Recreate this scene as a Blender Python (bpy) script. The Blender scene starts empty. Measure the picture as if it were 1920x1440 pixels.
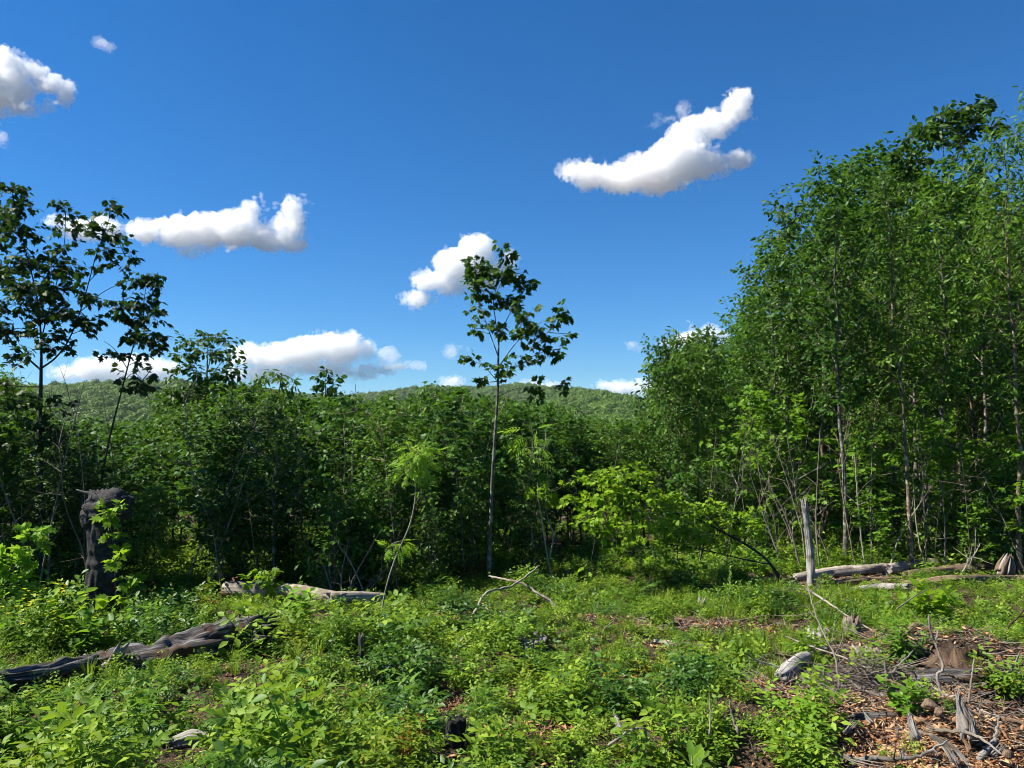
import bpy, math
import numpy as np
from mathutils import Matrix, Vector

S = bpy.context.scene
COL = S.collection
R = math.radians

# ------------------------------------------------------------------ camera, sky, sun, exposure
PITCH = R(3.2)
CAM_Z = 2.0
FPX = 1440.0                                    # focal length in pixels of a 1920 wide frame
cam_data = bpy.data.cameras.new('camera')
cam_data.lens = 27.0
cam_data.sensor_width = 36.0
cam_data.clip_start = 0.05
cam_data.clip_end = 60000.0
cam = bpy.data.objects.new('camera', cam_data)
cam.location = (0, 0, CAM_Z)
cam.rotation_euler = (R(90) + PITCH, 0, 0)
COL.objects.link(cam)
S.camera = cam

SUN_AZ = R(-91)                                 # measured from +Y towards +X: the sun stands to the left
SUN_EL = R(50)
world = bpy.data.worlds.new('World')
S.world = world
world.use_nodes = True
wn, wl = world.node_tree.nodes, world.node_tree.links
wn.clear()
sky = wn.new('ShaderNodeTexSky')
sky.sky_type = 'NISHITA'
sky.sun_disc = False
sky.sun_elevation = SUN_EL
sky.sun_rotation = SUN_AZ
sky.altitude = 300.0
sky.air_density = 1.0
sky.dust_density = 0.0
sky.ozone_density = 3.5
hsv = wn.new('ShaderNodeHueSaturation')
hsv.inputs['Saturation'].default_value = 1.1
hsv.inputs['Hue'].default_value = 0.5
hsv.inputs['Value'].default_value = 1.0
bg = wn.new('ShaderNodeBackground')
bg.inputs['Strength'].default_value = 0.05
wo = wn.new('ShaderNodeOutputWorld')
tint = wn.new('ShaderNodeMix'); tint.data_type = 'RGBA'; tint.blend_type = 'MULTIPLY'; tint.inputs[0].default_value = 1.0
tint.inputs[7].default_value = (.46, .80, 1.12, 1)
wl.new(sky.outputs[0], tint.inputs[6])
wl.new(tint.outputs[2], hsv.inputs['Color'])
wl.new(hsv.outputs[0], bg.inputs['Color'])
wl.new(bg.outputs[0], wo.inputs['Surface'])

sun_data = bpy.data.lights.new('sun', 'SUN')
sun_data.energy = 5.0
sun_data.angle = R(0.53)
sun_data.color = (1.0, 0.93, 0.80)
sun = bpy.data.objects.new('sun', sun_data)
sd = Vector((math.sin(SUN_AZ) * math.cos(SUN_EL), math.cos(SUN_AZ) * math.cos(SUN_EL), math.sin(SUN_EL)))
sun.rotation_euler = sd.to_track_quat('Z', 'Y').to_euler()
sun.location = sd * 40
COL.objects.link(sun)

vs = S.view_settings
S.display_settings.display_device = 'sRGB'
vs.view_transform = 'Standard'
vs.look = 'None'
vs.exposure = 1.28
vs.gamma = 1.0
vs.use_curve_mapping = False
cy = S.cycles
cy.max_bounces = 12
cy.diffuse_bounces = 3
cy.glossy_bounces = 2
cy.transmission_bounces = 4
cy.transparent_max_bounces = 8
cy.volume_bounces = 12
cy.caustics_reflective = False
cy.caustics_refractive = False
cy.sample_clamp_indirect = 6.0
cy.use_denoising = True
cy.filter_width = 0.95

# ------------------------------------------------------------------ helpers
def ray(px, py):
    """direction through a photograph pixel, scaled so that its Y is 1"""
    u = (np.asarray(px, float) - 960.0) / FPX
    v = (720.0 - np.asarray(py, float)) / FPX
    y = math.cos(PITCH) - math.sin(PITCH) * v
    z = math.sin(PITCH) + math.cos(PITCH) * v
    return np.stack([u / y, np.ones_like(u), z / y], -1)

def at(px, py, d):
    """world point seen at a pixel, d metres in front of the camera"""
    p = ray(px, py) * np.asarray(d, float)[..., None]
    p[..., 2] += CAM_Z
    return p

def sm(a, b, x):
    t = np.clip((np.asarray(x, float) - a) / (b - a), 0, 1)
    return t * t * (3 - 2 * t)

def vnoise(shape, cells, rng):
    """smooth value noise on a grid"""
    out = rng.random([c + 3 for c in cells])
    for ax in range(len(shape)):
        t = np.linspace(0, cells[ax], shape[ax]); i = np.minimum(t.astype(int), cells[ax]); f = t - i
        f = f * f * (3 - 2 * f)
        sh = [1] * len(shape); sh[ax] = shape[ax]
        f = f.reshape(sh)
        out = np.take(out, i, ax) * (1 - f) + np.take(out, i + 1, ax) * f
    return out

def mesh_from(name, verts, faces, mats=None, smooth=False, rnd=None, uv=None, mat_idx=None):
    """faces: one (n,3) or (n,4) array, or a list of both"""
    if not isinstance(faces, (list, tuple)):
        faces = [faces]
    faces = [np.asarray(f, np.int32) for f in faces if len(f)]
    me = bpy.data.meshes.new(name)
    verts = np.asarray(verts, np.float32)
    me.vertices.add(len(verts)); me.vertices.foreach_set('co', verts.ravel())
    loops = np.concatenate([f.ravel() for f in faces])
    tot = np.concatenate([np.full(len(f), f.shape[1], np.int32) for f in faces])
    start = np.concatenate([[0], np.cumsum(tot)[:-1]]).astype(np.int32)
    me.loops.add(len(loops)); me.loops.foreach_set('vertex_index', loops)
    me.polygons.add(len(tot)); me.polygons.foreach_set('loop_start', start); me.polygons.foreach_set('loop_total', tot)
    if smooth:
        me.polygons.foreach_set('use_smooth', np.ones(len(tot), bool))
    if mat_idx is not None:
        me.polygons.foreach_set('material_index', np.asarray(mat_idx, np.int32))
    if rnd is not None:
        a = me.attributes.new('rnd', 'FLOAT', 'FACE'); a.data.foreach_set('value', np.asarray(rnd, np.float32))
    if uv is not None:
        l = me.uv_layers.new(name='uv'); l.data.foreach_set('uv', np.asarray(uv, np.float32)[loops].ravel())
    for m in mats or []:
        me.materials.append(m)
    me.update(calc_edges=True)
    return me

def link(name, me, parent=None, loc=(0, 0, 0)):
    o = bpy.data.objects.new(name, me)
    COL.objects.link(o)
    o.location = loc
    if parent is not None:
        o.parent = parent
    return o

def tag(o, label=None, cat=None, group=None, kind=None):
    if label: o['label'] = label
    if cat: o['category'] = cat
    if group: o['group'] = group
    if kind: o['kind'] = kind
    return o

def new_mat(name):
    m = bpy.data.materials.new(name)
    m.use_nodes = True
    m.node_tree.nodes.clear()
    return m, m.node_tree.nodes, m.node_tree.links

def ramp(n, stops):
    r = n.new('ShaderNodeValToRGB')
    e = r.color_ramp.elements
    while len(e) < len(stops):
        e.new(0.5)
    for k, (p, c) in enumerate(stops):
        e[k].position = p
        e[k].color = (*c, 1)
    return r
# ------------------------------------------------------------------ clouds: fractal bodies of vapour
def cloud_material(name, mfp):
    m, n, l = new_mat(name)
    v = n.new('ShaderNodeVolumePrincipled')
    v.inputs['Color'].default_value = (1, 1, 1, 1)
    v.inputs['Density'].default_value = 1.0 / mfp
    v.inputs['Anisotropy'].default_value = 0.0
    o = n.new('ShaderNodeOutputMaterial')
    l.new(v.outputs[0], o.inputs['Volume'])
    return m

def cloud(label, blobs, seed, rough=1.0, lump=1.0, thin=1.0):
    """blobs: (px, py, rx, ry) in photograph pixels; the cloud stands where a 900 m cloud base would be seen"""
    import openvdb as vdb
    rng = np.random.default_rng(seed)
    b = np.array(blobs, float)
    base = (b[:, 1] + b[:, 3]).max()
    el = math.tan(math.atan((720 - base) / FPX) + PITCH)
    D = min(900.0 / max(el, .06), 10000.0)
    s = D / FPX                                          # metres per pixel at the cloud
    cx, cyy = b[:, 0].mean(), b[:, 1].mean()
    lo = np.array([(b[:, 0] - b[:, 2]).min() - 36, (b[:, 1] - b[:, 3]).min() - 36])
    hi = np.array([(b[:, 0] + b[:, 2]).max() + 36, (b[:, 1] + b[:, 3]).max() + 36])
    dz = np.clip(b[:, 3].max() * 1.3, 12, 60) + 24
    st = max(1.0, (hi - lo).max() / 280)
    nx, ny, nz = [int(k) for k in ((hi[0] - lo[0]) / st, 2 * dz / st, (hi[1] - lo[1]) / st)]
    X = lo[0] + np.arange(nx) * st; Y = -dz + np.arange(ny) * st; Z = lo[1] + np.arange(nz) * st
    F = np.full((nx, ny, nz), -9.0)
    for (px, py, rx, ry) in b:
        rd = min(max(rx, ry), 1.6 * min(rx, ry)) * .62
        oy = rng.uniform(-.25, .25) * rd
        q = ((X - px) / rx)[:, None, None] ** 2 + ((Y - oy) / rd)[None, :, None] ** 2 + ((Z - py) / ry)[None, None, :] ** 2
        F = np.maximum(F, (1 - np.sqrt(q)) * min(rx, ry))
    size = np.array([nx, ny, nz]) * st
    N = np.zeros_like(F)
    for wave, amp in ((46, 6.0), (24, 8.0), (15, 12.0), (8, 10.0), (4.5, 7.0), (2.6, 4.0)):
        w = wave * lump
        if w < 1.6 * st: continue
        v = vnoise(F.shape, [max(1, int(k / w)) for k in size], rng)
        N += (np.abs(2 * v - 1) - .34) * amp if wave < 20 else (v - .5) * 2 * amp
    F0 = F
    N = N * rough * 1.08
    F0 = F0 - np.maximum(0, -3 - F0) * 1.2
    F = F0 - 2.4 + N
    F[[0, -1]] = -9; F[:, [0, -1]] = -9; F[:, :, [0, -1]] = -9
    Nf = sum(amp * (vnoise(F.shape, [max(1, int(k / w)) for k in size], rng) - .5) for w, amp in ((9, 7.0), (4.5, 4.5), (2.5, 2.5)) if w > 1.6 * st)
    body = _cloud_mesh(vdb, F, X, Y, Z, st, cx, cyy, s, cloud_material('cloud_vapour', 20.0 * s / thin))
    o = link('cloud', body, loc=at(cx, cyy, D))
    veil_f = F0 + 3.4 + N * .85 + Nf * 2.1; veil_f[[0, -1]] = -9; veil_f[:, [0, -1]] = -9; veil_f[:, :, [0, -1]] = -9
    w_ = link('veil', _cloud_mesh(vdb, veil_f, X, Y, Z, st, cx, cyy, s, cloud_material('cloud_veil', 42.0 * s / thin)), o)
    tag(o, label, 'cloud')
    return o

def _cloud_mesh(vdb, F, X, Y, Z, st, cx, cyy, s, mat):
    g = vdb.FloatGrid(-9.0); g.copyFromArray(F.astype(np.float32))
    pts, tris, quads = g.convertToPolygons(isovalue=0.0, adaptivity=0.0)
    P = np.empty((len(pts), 3))
    P[:, 0] = (X[0] + pts[:, 0] * st - cx) * s
    P[:, 1] = (Y[0] + pts[:, 1] * st) * s
    P[:, 2] = -(Z[0] + pts[:, 2] * st - cyy) * s
    # keep the main body, drop loose crumbs
    q = quads.astype(np.int64); lab = np.arange(len(pts))
    for _ in range(400):
        m = lab[q].min(1); new = lab.copy()
        np.minimum.at(new, q.ravel(), np.repeat(m, 4)); new = new[new]
        if (new == lab).all(): break
        lab = new
    big = np.bincount(lab).argmax(); ok = lab == big
    quads = q[ok[q[:, 0]]]; remap = np.cumsum(ok) - 1; quads = remap[quads]; P = P[ok]
    q = quads[:, :].astype(np.int32)
    c = np.einsum('ij,ij->', P[q[:, 0]], np.cross(P[q[:, 1]] - P[q[:, 0]], P[q[:, 2]] - P[q[:, 0]]))
    if c < 0: q = q[:, ::-1]
    return mesh_from('cloud', P, q, [mat])

cloud('ragged white cloud standing high above the multi-stemmed maple', [(10, 110, 34, 30), (-30, 150, 60, 50), (30, 165, 36, 42), (60, 130, 26, 22), (95, 158, 34, 14), (125, 175, 16, 22), (45, 205, 40, 12), (-10, 205, 40, 14)], 1, 1.1)
cloud('tiny faint wisp of cloud beside the high ragged cloud', [(190, 80, 14, 11), (204, 90, 10, 7)], 2, .35, .6, .5)
cloud('tiny translucent puff of cloud below the high ragged cloud', [(2, 262, 10, 12)], 3, .7, .6, .4)
cloud('long white cloud with a tall upturned horn at its end', [(270, 430, 34, 22), (330, 435, 46, 28), (385, 430, 46, 34), (375, 470, 34, 14), (440, 430, 46, 38), (465, 405, 18, 26), (500, 445, 50, 24), (545, 430, 34, 36), (546, 395, 16, 24), (555, 455, 26, 16)], 4)
cloud('small white cloud showing between the top branches of the multi-stemmed maple', [(105, 415, 22, 10), (150, 432, 40, 20), (195, 428, 32, 24), (215, 440, 22, 14)], 5, .9, .8)
cloud('smooth slanting white cloud behind the lone slim maple', [(780, 562, 34, 16), (815, 525, 42, 24), (860, 500, 52, 34), (895, 475, 36, 36), (905, 520, 44, 26), (845, 535, 40, 18), (955, 482, 16, 14), (940, 500, 26, 16)], 6, .8)
cloud('large white cloud shaped like a bird with raised wing', [(1062, 322, 30, 22), (1110, 335, 46, 22), (1165, 330, 56, 32), (1225, 325, 66, 40), (1275, 300, 56, 44), (1290, 262, 40, 36), (1310, 235, 34, 18), (1352, 225, 34, 26), (1385, 195, 26, 30), (1400, 178, 12, 16), (1330, 310, 50, 26), (1382, 302, 28, 18), (1215, 352, 60, 16)], 7)
cloud('thin shred of cloud torn off above the large winged cloud', [(1283, 206, 13, 15), (1240, 222, 20, 9), (1228, 232, 10, 8)], 8, .9, .6, .3)
cloud('heaped low white cloud with grey base above the thicket', [(470, 665, 46, 22), (520, 668, 60, 26), (580, 660, 60, 28), (630, 655, 52, 30), (652, 638, 26, 20), (685, 655, 22, 22), (600, 690, 90, 18), (500, 700, 70, 16), (660, 700, 40, 14), (725, 666, 22, 14), (710, 690, 40, 10), (765, 686, 24, 8)], 9, .85, .8)
cloud('low white cloud resting on the ridge behind the leaning sapling', [(130, 700, 40, 16), (190, 692, 50, 22), (245, 690, 44, 24), (300, 690, 40, 18), (230, 712, 90, 10)], 10, .8, .8)
cloud('small faint cloud puff hanging beside the lone slim maple', [(845, 658, 15, 12), (866, 655, 8, 7)], 11, .7, .6, .45)
cloud('small rounded white cloud touching the far wooded ridge', [(848, 716, 19, 13), (838, 722, 14, 8)], 12, .6, .6)
cloud('white cloud peeping over the crowns beside the tall stand', [(1300, 638, 34, 14), (1332, 628, 18, 20), (1270, 645, 26, 9), (1352, 636, 14, 14)], 13, .8, .7)
cloud('tiny white puff of cloud alone in open sky', [(1187, 648, 9, 6), (1194, 653, 6, 4)], 14, .5, .5, .6)
cloud('low flat white cloud behind the wooded ridge and young ash', [(1150, 727, 34, 12), (1195, 726, 40, 14), (1240, 730, 40, 14)], 15, .7, .7)
cloud('short white cloud lying behind the crest of the ridge', [(1005, 722, 26, 9), (1035, 724, 20, 7)], 16, .6, .6)
# ------------------------------------------------------------------ ground
CREST = np.array([(-1400, 790), (-600, 745), (-100, 738), (60, 732), (180, 724), (260, 719), (340, 720), (450, 732), (560, 742), (640, 748), (700, 742),
                  (780, 733), (880, 731), (980, 728), (1060, 733), (1130, 741), (1200, 756), (1300, 776), (1500, 790), (2000, 786), (3400, 780)], float)
CREST_R = np.array([(-1400, 900), (0, 850), (330, 950), (560, 1500), (900, 1500), (1050, 1000), (1200, 700), (1600, 700), (3400, 900)], float)

def near_bumps(x, y):
    return (.045 * np.sin(1.9 * x + .7 * y + .4) + .04 * np.sin(-1.1 * x + 2.3 * y + 1.9) + .02 * np.sin(4.3 * x + 1.2 * y)
            + .018 * np.sin(3.1 * y - 3.7 * x + 2.2) + .012 * np.sin(8.1 * x - 6.3 * y))

MOUNDS = []                                      # (x, y, height, radius)

def G(x, y):
    x = np.asarray(x, float); y = np.asarray(y, float)
    yy = np.maximum(y, 0)
    z = -.03 * np.minimum(yy, 150) - .085 * (np.logaddexp(0, (np.minimum(yy, 150) - 19) / 3) * 3)
    r = np.hypot(x, y)
    z = z + near_bumps(x, y) * sm(60, 20, r)
    for mx, my, h, rad in MOUNDS:
        z = z + h * np.exp(-((x - mx) ** 2 + (y - my) ** 2) / rad ** 2)
    z = z - .35 * sm(1.0, -2.0, y) * 0
    px = 960 + FPX * x / np.maximum(yy, 1.0)
    cr = np.interp(px, CREST_R[:, 0], CREST_R[:, 1])
    ce = (800.5 - np.interp(px, CREST[:, 0], CREST[:, 1])) / FPX
    top = CAM_Z + ce * cr - 8.0
    k = sm(.33, 1.0, yy / cr) ** 1.25
    rise = (top + 16.0) * k * (1 - .5 * sm(1.0, 2.2, yy / cr))
    lump = 5.0 * np.sin(x / 61 + 1.3) * np.sin(y / 83 + .4) * sm(200, 500, yy) * sm(1.0, .8, yy / cr)
    return z + np.where(yy > 150, rise + lump, 0)

def gp(px, py, n=30):
    """ground point seen at a pixel of the clearing"""
    d = ray(float(px), float(py))
    t = 8.0
    for _ in range(n):
        t = .5 * t + .5 * (float(G(d[0] * t, t)) - CAM_Z) / d[2]
    return np.array([d[0] * t, t, float(G(d[0] * t, t))])

_m = gp(1790, 1400); MOUNDS.append((_m[0], _m[1] + .15, .24, .55))
_m = gp(1660, 1240); MOUNDS.append((_m[0], _m[1] + .3, .14, .8))
_m = gp(1850, 1250); MOUNDS.append((_m[0], _m[1] + .3, .16, .8))

def ground_material():
    m, n, l = new_mat('forest_soil')
    tc = n.new('ShaderNodeTexCoord')
    a = n.new('ShaderNodeTexNoise'); a.inputs['Scale'].default_value = 1.1; a.inputs['Detail'].default_value = 8
    b = n.new('ShaderNodeTexNoise'); b.inputs['Scale'].default_value = 34; b.inputs['Detail'].default_value = 6; b.inputs['Roughness'].default_value = .7
    v = n.new('ShaderNodeTexVoronoi'); v.inputs['Scale'].default_value = 55
    l.new(tc.outputs['Object'], a.inputs[0]); l.new(tc.outputs['Object'], b.inputs[0]); l.new(tc.outputs['Object'], v.inputs['Vector'])
    ra = ramp(n, [(.35, (.032, .021, .013)), (.5, (.06, .04, .024)), (.66, (.115, .075, .045))])
    rb = ramp(n, [(.3, (.018, .013, .009)), (.52, (.075, .05, .03)), (.72, (.24, .17, .11))])
    l.new(a.outputs['Fac'], ra.inputs[0]); l.new(b.outputs['Fac'], rb.inputs[0])
    mx = n.new('ShaderNodeMix'); mx.data_type = 'RGBA'; mx.inputs[0].default_value = .6
    l.new(ra.outputs[0], mx.inputs[6]); l.new(rb.outputs[0], mx.inputs[7])
    bu = n.new('ShaderNodeBump'); bu.inputs['Strength'].default_value = .9; bu.inputs['Distance'].default_value = .03
    ad = n.new('ShaderNodeMath'); l.new(b.outputs['Fac'], ad.inputs[0]); l.new(v.outputs[0], ad.inputs[1])
    l.new(ad.outputs[0], bu.inputs['Height'])
    p = n.new('ShaderNodeBsdfPrincipled'); p.inputs['Roughness'].default_value = .9; p.inputs['Specular IOR Level'].default_value = .2
    l.new(mx.outputs[2], p.inputs['Base Color']); l.new(bu.outputs[0], p.inputs['Normal'])
    o = n.new('ShaderNodeOutputMaterial'); l.new(p.outputs[0], o.inputs[0])
    return m

def build_ground():
    th = np.concatenate([np.linspace(-180, -52, 33)[:-1], np.linspace(-52, 52, 313), np.linspace(52, 180, 33)[1:]])
    th = np.radians(th)
    rr = np.concatenate([[0.02], np.linspace(.6, 3, 9), 3 * (20 / 3) ** (np.arange(1, 151) / 150), 20 * (4000 / 20) ** (np.arange(1, 111) / 110)])
    T, Rr = np.meshgrid(th[:-1], rr, indexing='ij')
    x = Rr * np.sin(T); y = Rr * np.cos(T)
    V = np.stack([x, y, G(x, y)], -1)
    na, nr = V.shape[:2]
    i, j = np.meshgrid(np.arange(na), np.arange(nr - 1), indexing='ij')
    i2 = (i + 1) % na
    q = np.stack([i * nr + j, i * nr + j + 1, i2 * nr + j + 1, i2 * nr + j], -1).reshape(-1, 4)[:, ::-1]
    o = link('ground', mesh_from('ground', V.reshape(-1, 3), q, [ground_material()], smooth=True))
    tag(o, 'uneven forest soil and litter running down into the wooded valley', kind='structure')
    return o
build_ground()

# ------------------------------------------------------------------ plant and wood materials
def leaf_material(name, dark, mid, light, trans=(.13, .27, .02), tr=.34, rough=.55, spec=.25, odd=None, gain=1.0):
    dark, mid, light, trans = [(min(.75, q[0] * gain), min(.75, q[1] * gain), q[2] * gain * .6) for q in (dark, mid, light, trans)]
    m, n, l = new_mat(name)
    at_ = n.new('ShaderNodeAttribute'); at_.attribute_name = 'rnd'
    oi = n.new('ShaderNodeObjectInfo')
    mul = n.new('ShaderNodeMath'); mul.operation = 'MULTIPLY_ADD'; mul.inputs[1].default_value = .3; mul.inputs[2].default_value = -.15
    l.new(oi.outputs['Random'], mul.inputs[0])
    ad = n.new('ShaderNodeMath'); ad.use_clamp = True
    l.new(at_.outputs['Fac'], ad.inputs[0]); l.new(mul.outputs[0], ad.inputs[1])
    stops = [(0.0, dark), (.5, mid), (.9, light)]
    if odd: stops += [(.992, light), (.997, odd)]
    r = ramp(n, stops)
    l.new(ad.outputs[0], r.inputs[0])
    p = n.new('ShaderNodeBsdfPrincipled')
    p.inputs['Roughness'].default_value = rough; p.inputs['Specular IOR Level'].default_value = spec
    l.new(r.outputs[0], p.inputs['Base Color'])
    t = n.new('ShaderNodeBsdfTranslucent')
    mc = n.new('ShaderNodeMix'); mc.data_type = 'RGBA'; mc.blend_type = 'MIX'; mc.inputs[0].default_value = .5
    l.new(r.outputs[0], mc.inputs[6]); mc.inputs[7].default_value = (*trans, 1)
    l.new(mc.outputs[2], t.inputs['Color'])
    mx = n.new('ShaderNodeMixShader'); mx.inputs[0].default_value = tr
    l.new(p.outputs[0], mx.inputs[1]); l.new(t.outputs[0], mx.inputs[2])
    o = n.new('ShaderNodeOutputMaterial'); l.new(mx.outputs[0], o.inputs[0])
    return m

def wood_material(name, stops, along=2.5, around=9.0, rough=.85, bump=.6, blotch=None, obj_noise=0):
    """fibres run along the piece: the uv map holds turns round it and metres along it"""
    stops = [(p, tuple((.95 if name in ('silver_dead_wood', 'weathered_log', 'pale_bark') else .78) * k for k in c_)) for p, c_ in stops]
    m, n, l = new_mat(name)
    uv = n.new('ShaderNodeUVMap'); uv.uv_map = 'uv'
    mp = n.new('ShaderNodeMapping'); mp.inputs['Scale'].default_value = (around, along, 1)
    l.new(uv.outputs[0], mp.inputs[0])
    oi = n.new('ShaderNodeObjectInfo')
    a = n.new('ShaderNodeTexNoise'); a.noise_dimensions = '4D'; a.inputs['Scale'].default_value = 1.0; a.inputs['Detail'].default_value = 7; a.inputs['Roughness'].default_value = .65
    l.new(mp.outputs[0], a.inputs['Vector'])
    ml = n.new('ShaderNodeMath'); ml.operation = 'MULTIPLY'; ml.inputs[1].default_value = 37.0
    l.new(oi.outputs['Random'], ml.inputs[0]); l.new(ml.outputs[0], a.inputs['W'])
    r = ramp(n, stops); l.new(a.outputs['Fac'], r.inputs[0])
    col = r.outputs[0]
    if blotch:
        tc = n.new('ShaderNodeTexCoord')
        b = n.new('ShaderNodeTexNoise'); b.inputs['Scale'].default_value = blotch[1]; b.inputs['Detail'].default_value = 5
        l.new(tc.outputs['Object'], b.inputs['Vector'])
        br = ramp(n, [(.5, (0, 0, 0)), (.62, (1, 1, 1))]); l.new(b.outputs['Fac'], br.inputs[0])
        mx = n.new('ShaderNodeMix'); mx.data_type = 'RGBA'
        l.new(br.outputs[0], mx.inputs[0]); l.new(col, mx.inputs[6]); mx.inputs[7].default_value = (*blotch[0], 1)
        col = mx.outputs[2]
    bu = n.new('ShaderNodeBump'); bu.inputs['Strength'].default_value = bump; bu.inputs['Distance'].default_value = .012
    l.new(a.outputs['Fac'], bu.inputs['Height'])
    p = n.new('ShaderNodeBsdfPrincipled'); p.inputs['Roughness'].default_value = rough; p.inputs['Specular IOR Level'].default_value = .25
    l.new(col, p.inputs['Base Color']); l.new(bu.outputs[0], p.inputs['Normal'])
    o = n.new('ShaderNodeOutputMaterial'); l.new(p.outputs[0], o.inputs[0])
    return m

M = {}
M['maple'] = leaf_material('maple_leaf', (.016, .058, .010), (.034, .105, .015), (.07, .17, .022))
M['cherry'] = leaf_material('cherry_leaf', (.024, .07, .010), (.055, .135, .015), (.12, .22, .022), gain=1.02)
M['oak'] = leaf_material('oak_leaf', (.018, .05, .010), (.036, .09, .012), (.065, .13, .018), trans=(.07, .17, .02), tr=.32, gain=.95)
M['dark'] = leaf_material('dark_leaf', (.012, .035, .008), (.024, .062, .010), (.04, .09, .014), trans=(.05, .11, .012), tr=.3, gain=.95)  # dark conifers; the left maples' backlit shade is put into this colour
M['bright'] = leaf_material('young_leaf', (.07, .15, .012), (.13, .25, .018), (.19, .31, .022), trans=(.30, .46, .03), tr=.5, gain=1.12)
M['fresh'] = leaf_material('fresh_leaf', (.04, .11, .01), (.075, .175, .015), (.12, .24, .02), trans=(.2, .36, .03), tr=.42, gain=1.1)
M['ash'] = leaf_material('ash_leaf', (.08, .17, .02), (.13, .26, .03), (.19, .33, .04), trans=(.28, .45, .05), tr=.5, gain=1.2)
M['bramble'] = leaf_material('bramble_leaf', (.034, .08, .012), (.08, .152, .02), (.17, .25, .036), trans=(.24, .36, .03), tr=.36, rough=.55, spec=.22, gain=1.34)
M['bramble_dark'] = leaf_material('cool_bramble_leaf', (.016, .052, .012), (.034, .092, .018), (.07, .145, .028), trans=(.1, .2, .03), tr=.3, spec=.3, rough=.48, gain=1.15)  # darker, cooler green variety for irregular patches of the undergrowth
M['bramble_yellow'] = leaf_material('yellowing_bramble_leaf', (.07, .12, .012), (.14, .2, .018), (.24, .28, .03), trans=(.32, .38, .03), tr=.38, gain=1.2)
M['weed'] = leaf_material('weed_leaf', (.035, .09, .016), (.07, .16, .024), (.13, .23, .035), trans=(.2, .38, .03), tr=.4, rough=.5, spec=.28, gain=1.2)
M['grass'] = leaf_material('grass_blade', (.07, .13, .016), (.13, .22, .026), (.21, .29, .04), trans=(.28, .42, .04), tr=.45)
M['hill'] = leaf_material('hill_leaf', (.03, .075, .012), (.065, .135, .016), (.105, .185, .022), trans=(.12, .22, .02), tr=.25, gain=1.15)
M['gold'] = leaf_material('yellow_leaf', (.22, .2, .02), (.38, .30, .02), (.5, .36, .02), trans=(.5, .4, .03), tr=.4, gain=.7)
M['rust'] = leaf_material('rusty_leaf', (.16, .06, .02), (.26, .10, .03), (.34, .16, .05), trans=(.4, .15, .03), tr=.35, gain=.7)
M['bark'] = wood_material('grey_bark', [(.3, (.035, .03, .024)), (.5, (.10, .088, .07)), (.7, (.2, .185, .15))], along=6, around=3, blotch=((.24, .23, .19), 9))
M['bark_brown'] = wood_material('brown_bark', [(.3, (.05, .034, .022)), (.5, (.13, .095, .062)), (.72, (.25, .2, .14))], along=8, around=3, blotch=((.3, .25, .18), 8))
M['bark_dark'] = wood_material('dark_bark', [(.3, (.012, .011, .012)), (.5, (.032, .03, .03)), (.72, (.085, .082, .085))], along=16, around=8, bump=1.0, blotch=((.04, .04, .045), 16))  # dark bark; the burl snag's leaf shade is put into this colour too
M['bark_pale'] = wood_material('pale_bark', [(.3, (.12, .105, .075)), (.5, (.25, .23, .17)), (.7, (.38, .36, .28))], along=5, around=3)
M['twig'] = wood_material('dead_twig', [(.3, (.08, .064, .052)), (.5, (.21, .175, .145)), (.7, (.36, .32, .27))], along=6, around=2)
M['silver'] = wood_material('silver_dead_wood', [(.3, (.05, .046, .044)), (.45, (.2, .19, .18)), (.6, (.42, .41, .39)), (.75, (.58, .56, .53))], along=1.6, around=15, bump=1.0, blotch=((.11, .10, .085), 5))
M['log'] = wood_material('weathered_log', [(.28, (.07, .055, .045)), (.45, (.24, .205, .17)), (.6, (.42, .38, .33)), (.75, (.56, .52, .47))], along=1.5, around=13, bump=.9, blotch=((.15, .125, .095), 4.5))
M['rotten'] = wood_material('rotten_log', [(.34, (.010, .009, .009)), (.46, (.045, .04, .04)), (.56, (.15, .145, .15)), (.7, (.36, .35, .36))], along=3.5, around=22, bump=1.0, blotch=((.055, .03, .02), 5))
M['brown_log'] = wood_material('brown_log', [(.3, (.06, .038, .024)), (.5, (.19, .13, .088)), (.7, (.34, .26, .19))], along=1.6, around=12, bump=.9)
M['earth'] = wood_material('earthy_wood', [(.3, (.02, .012, .008)), (.5, (.07, .042, .026)), (.7, (.16, .11, .07))], along=5, around=14, bump=1.0)
M['char'] = wood_material('charred_wood', [(.35, (.008, .008, .008)), (.55, (.022, .021, .021)), (.72, (.09, .088, .085))], along=8, around=10, bump=1.0)
M['heart'] = wood_material('orange_rotten_wood', [(.3, (.1, .045, .02)), (.5, (.3, .16, .08)), (.7, (.52, .37, .24))], along=6, around=6, bump=.9)

def chip_material():
    m, n, l = new_mat('wood_chip')
    a = n.new('ShaderNodeAttribute'); a.attribute_name = 'rnd'
    r = ramp(n, [(0, (.03, .018, .012)), (.25, (.09, .042, .022)), (.48, (.22, .10, .045)), (.66, (.33, .18, .09)), (.82, (.43, .30, .18)), (.9, (.2, .18, .16)), (1, (.38, .35, .32))])
    l.new(a.outputs['Fac'], r.inputs[0])
    p = n.new('ShaderNodeBsdfPrincipled'); p.inputs['Roughness'].default_value = .85; p.inputs['Specular IOR Level'].default_value = .25
    l.new(r.outputs[0], p.inputs['Base Color'])
    o = n.new('ShaderNodeOutputMaterial'); l.new(p.outputs[0], o.inputs[0])
    return m
M['chip'] = chip_material()
# ------------------------------------------------------------------ building plants
UP = np.array([0, 0, 1.0])

def unit(v):
    v = np.asarray(v, float)
    return v / np.maximum(np.linalg.norm(v, axis=-1, keepdims=True), 1e-9)

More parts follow.
